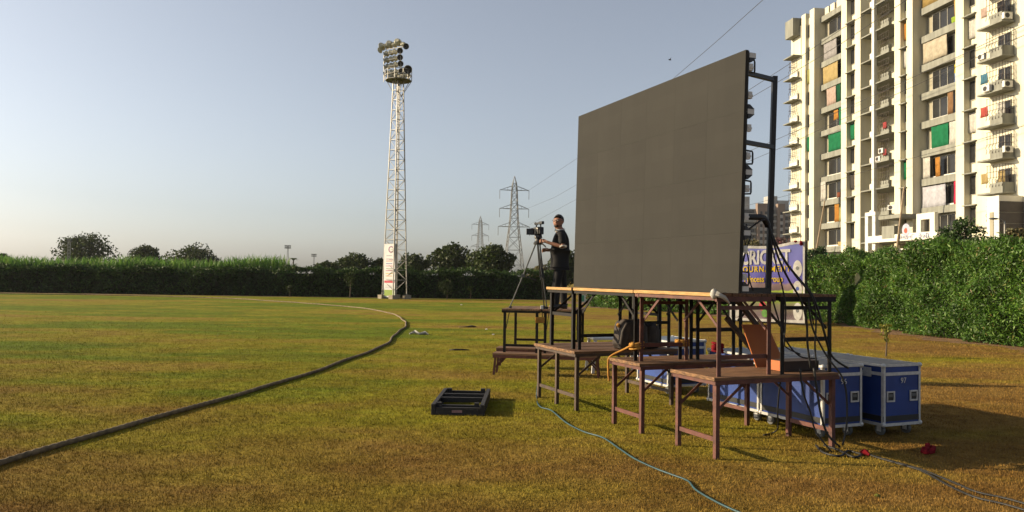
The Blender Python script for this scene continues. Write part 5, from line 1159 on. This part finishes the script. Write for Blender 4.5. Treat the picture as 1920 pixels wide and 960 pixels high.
# street lamp by the hedge
sl_p = Dp(1884, 455, 36); sl = empty('street_lamp', (sl_p.x, sl_p.y, 0), 0, 'thin grey street lamp rising behind the hedge', 'street lamp'); zl = Dp(1884, 414, 36).z
MB().tube([(0, 0, 0), (0, 0, zl)], [0.05, 0.035], 8).build('pole', M['galv'], sl); MB().tube([(0, 0, zl - 0.05), (-0.2, 0, zl + 0.08), (-0.42, 0, zl + 0.1)], 0.02, 6).build('arm', M['galv'], sl)
MB().ball((-0.52, 0, zl + 0.09), 0.24, 0.1, 0.05, 10, 6).build('lamp_head', M['wheel_grey'], sl, smooth=True)
cs = Dp(1548, 482, 60); cvr = MB()
cvr.ball((cs.x, cs.y, 2.4), 0.9, 0.6, 1.4, 12, 8, 0.12); tag(cvr.build('green_cover', cloth_m((0.02, 0.3, 0.16))), 'green tarpaulin bundle behind the hedge at the apartment foot', 'tarpaulin')
# ================================================================== DISTANT FLATS
DF = 360
def fp(px, py=400): return Dp(px, py, DF)
fl = empty('distant_flats', (fp(1388).x, DF, 0), R(4), 'distant brown and grey block of flats behind the banner', 'building'); k_ = DF / FPX
mbrown = mat('flat_brown', (0.30, 0.22, 0.17), (0.25, 0.18, 0.14), 0.2, 0.9); mgrey = mat('flat_grey', (0.34, 0.33, 0.31), (0.28, 0.27, 0.26), 0.2, 0.9); mband = mat('flat_band', (0.5, 0.49, 0.46), None, 0.3, 0.9)
def FX(px): return (px - 1388) * k_
ztp = Dp(1440, 388, DF).z
MB().b2(FX(1380), FX(1502), 0, 14, 0, ztp - 1).build('wall', mgrey, fl)
for pa, pb in ((1418, 1439), (1457, 1471)): MB().b2(FX(pa), FX(pb), -2.2, 0.5, 0, ztp + 1.5).build('tower', mbrown, fl)
for pa, pb, h in ((1396, 1409, 5), (1446, 1463, 5.5), (1464, 1485, 3.5)): MB().b2(FX(pa), FX(pb), 2, 8, ztp - 1.001, ztp + h).build('roof_room', mband, fl)
for r in range(11):
    z = ztp - 3.2 - r * 3.0
    if z < 3: break
    for pa, pb in ((1390, 1417), (1440, 1456), (1472, 1492)):
        MB().b2(FX(pa), FX(pb), -1.3, -0.02, z - 1.0, z).build('balcony_wall', mband, fl)
        w = MB().b2(FX(pa) + 0.6, FX(pb) - 0.6, -0.12, -0.02, z + 0.1, z + 1.7).build('window', M['glass'], fl)
    for pa, pb in ((1423, 1427), (1432, 1436), (1462, 1466)):
        MB().b2(FX(pa), FX(pb), -2.32, -2.21, z - 0.4, z + 0.9).build('window', M['glass'], fl)
        MB().b2(FX(pa) - 0.2, FX(pb) + 0.2, -2.28, -2.205, z - 2.1, z - 0.6).build('panel', mband, fl)
# ================================================================== OVERHEAD WIRES
def wire(track, p0, p1, label, r=0.03, steps=6):
    p0, p1 = Vector(p0), Vector(p1); dn = (p1 - p0).normalized(); nr = Vector((-dn.y, dn.x)); pts = []
    for i in range(len(track) - 1):
        for k in range(steps):
            t_ = k / steps; x = track[i][0] + (track[i + 1][0] - track[i][0]) * t_; y = track[i][1] + (track[i + 1][1] - track[i][1]) * t_
            d = ray(x, y); tt_ = (p0.x * nr.x + p0.y * nr.y) / (d.x * nr.x + d.y * nr.y); pts.append(EYEV + d * tt_)
    return tag(MB().tube(pts, r, 5).build('power_line', M['wire']), label, 'power line', 'overhead power lines')
wire([(991, 357), (1040, 325), (1085, 295), (1180, 217), (1270, 141), (1350, 72), (1430, 0), (1500, -64)], (5.7, 266), (25, 75), 'power line passing above the screen top')
wire([(991, 390), (1040, 370), (1080, 347), (1240, 265), (1396, 174), (1491, 113), (1577, 55), (1665, 0), (1760, -60)], (5.7, 266), (34, 66), 'power line crossing the top corner of the apartment')
wire([(993, 421), (1082, 373), (1240, 280), (1396, 190), (1470, 147), (1577, 82), (1677, 15), (1700, 0), (1780, -52)], (6.0, 266), (34, 64), 'power line just below the one crossing the apartment top corner')
wire([(1100, 400), (1240, 345), (1396, 287), (1490, 247), (1610, 192), (1690, 155), (1810, 100), (1920, 47), (2000, 8)], (16, 150), (36, 56), 'upper one of two parallel lines crossing mid apartment', 0.024)
wire([(1100, 412), (1240, 362), (1396, 306), (1481, 270), (1560, 232), (1695, 170), (1807, 119), (1920, 66), (2000, 28)], (16, 150), (36.4, 55), 'lower one of two parallel lines crossing mid apartment', 0.024)
wire([(1100, 462), (1240, 428), (1390, 388), (1470, 368), (1537, 349), (1610, 325), (1690, 302), (1809, 270), (1920, 236), (2000, 212)], (16, 150), (36.8, 54), 'lowest line sagging across the apartment lower floors', 0.02)
bd = Dp(1256, 112, 60); bo = empty('bird', bd, 0.4, 'small dark bird flying above the screen', 'bird')
MB().ball((0, 0, 0), 0.14, 0.05, 0.05, 8, 6).add([(0.05, 0, 0.02), (-0.05, 0, 0.02), (-0.04, 0.28, 0.14)], [(0, 1, 2)]).add([(0.05, 0, 0.02), (-0.05, 0, 0.02), (-0.04, -0.28, 0.14)], [(0, 1, 2)]).build('body', M['rubber'], bo)

# ================================================================== HAZE
hz, ht, hpn = nodes_of('haze'); ht.nodes.remove(hpn)
pv = N(ht, 'ShaderNodeVolumePrincipled'); pv.inputs['Color'].default_value = (0.92, 0.95, 1.0, 1); pv.inputs['Density'].default_value = 0.00012; pv.inputs['Anisotropy'].default_value = 0.25
ht.links.new(pv.outputs[0], ht.nodes['Material Output'].inputs['Volume'])
tag(MB().b2(-620, 620, -70, 920, -1.0, 44).build('haze', hz), 'thin pale haze filling the air over the field', 'haze', kind='stuff')
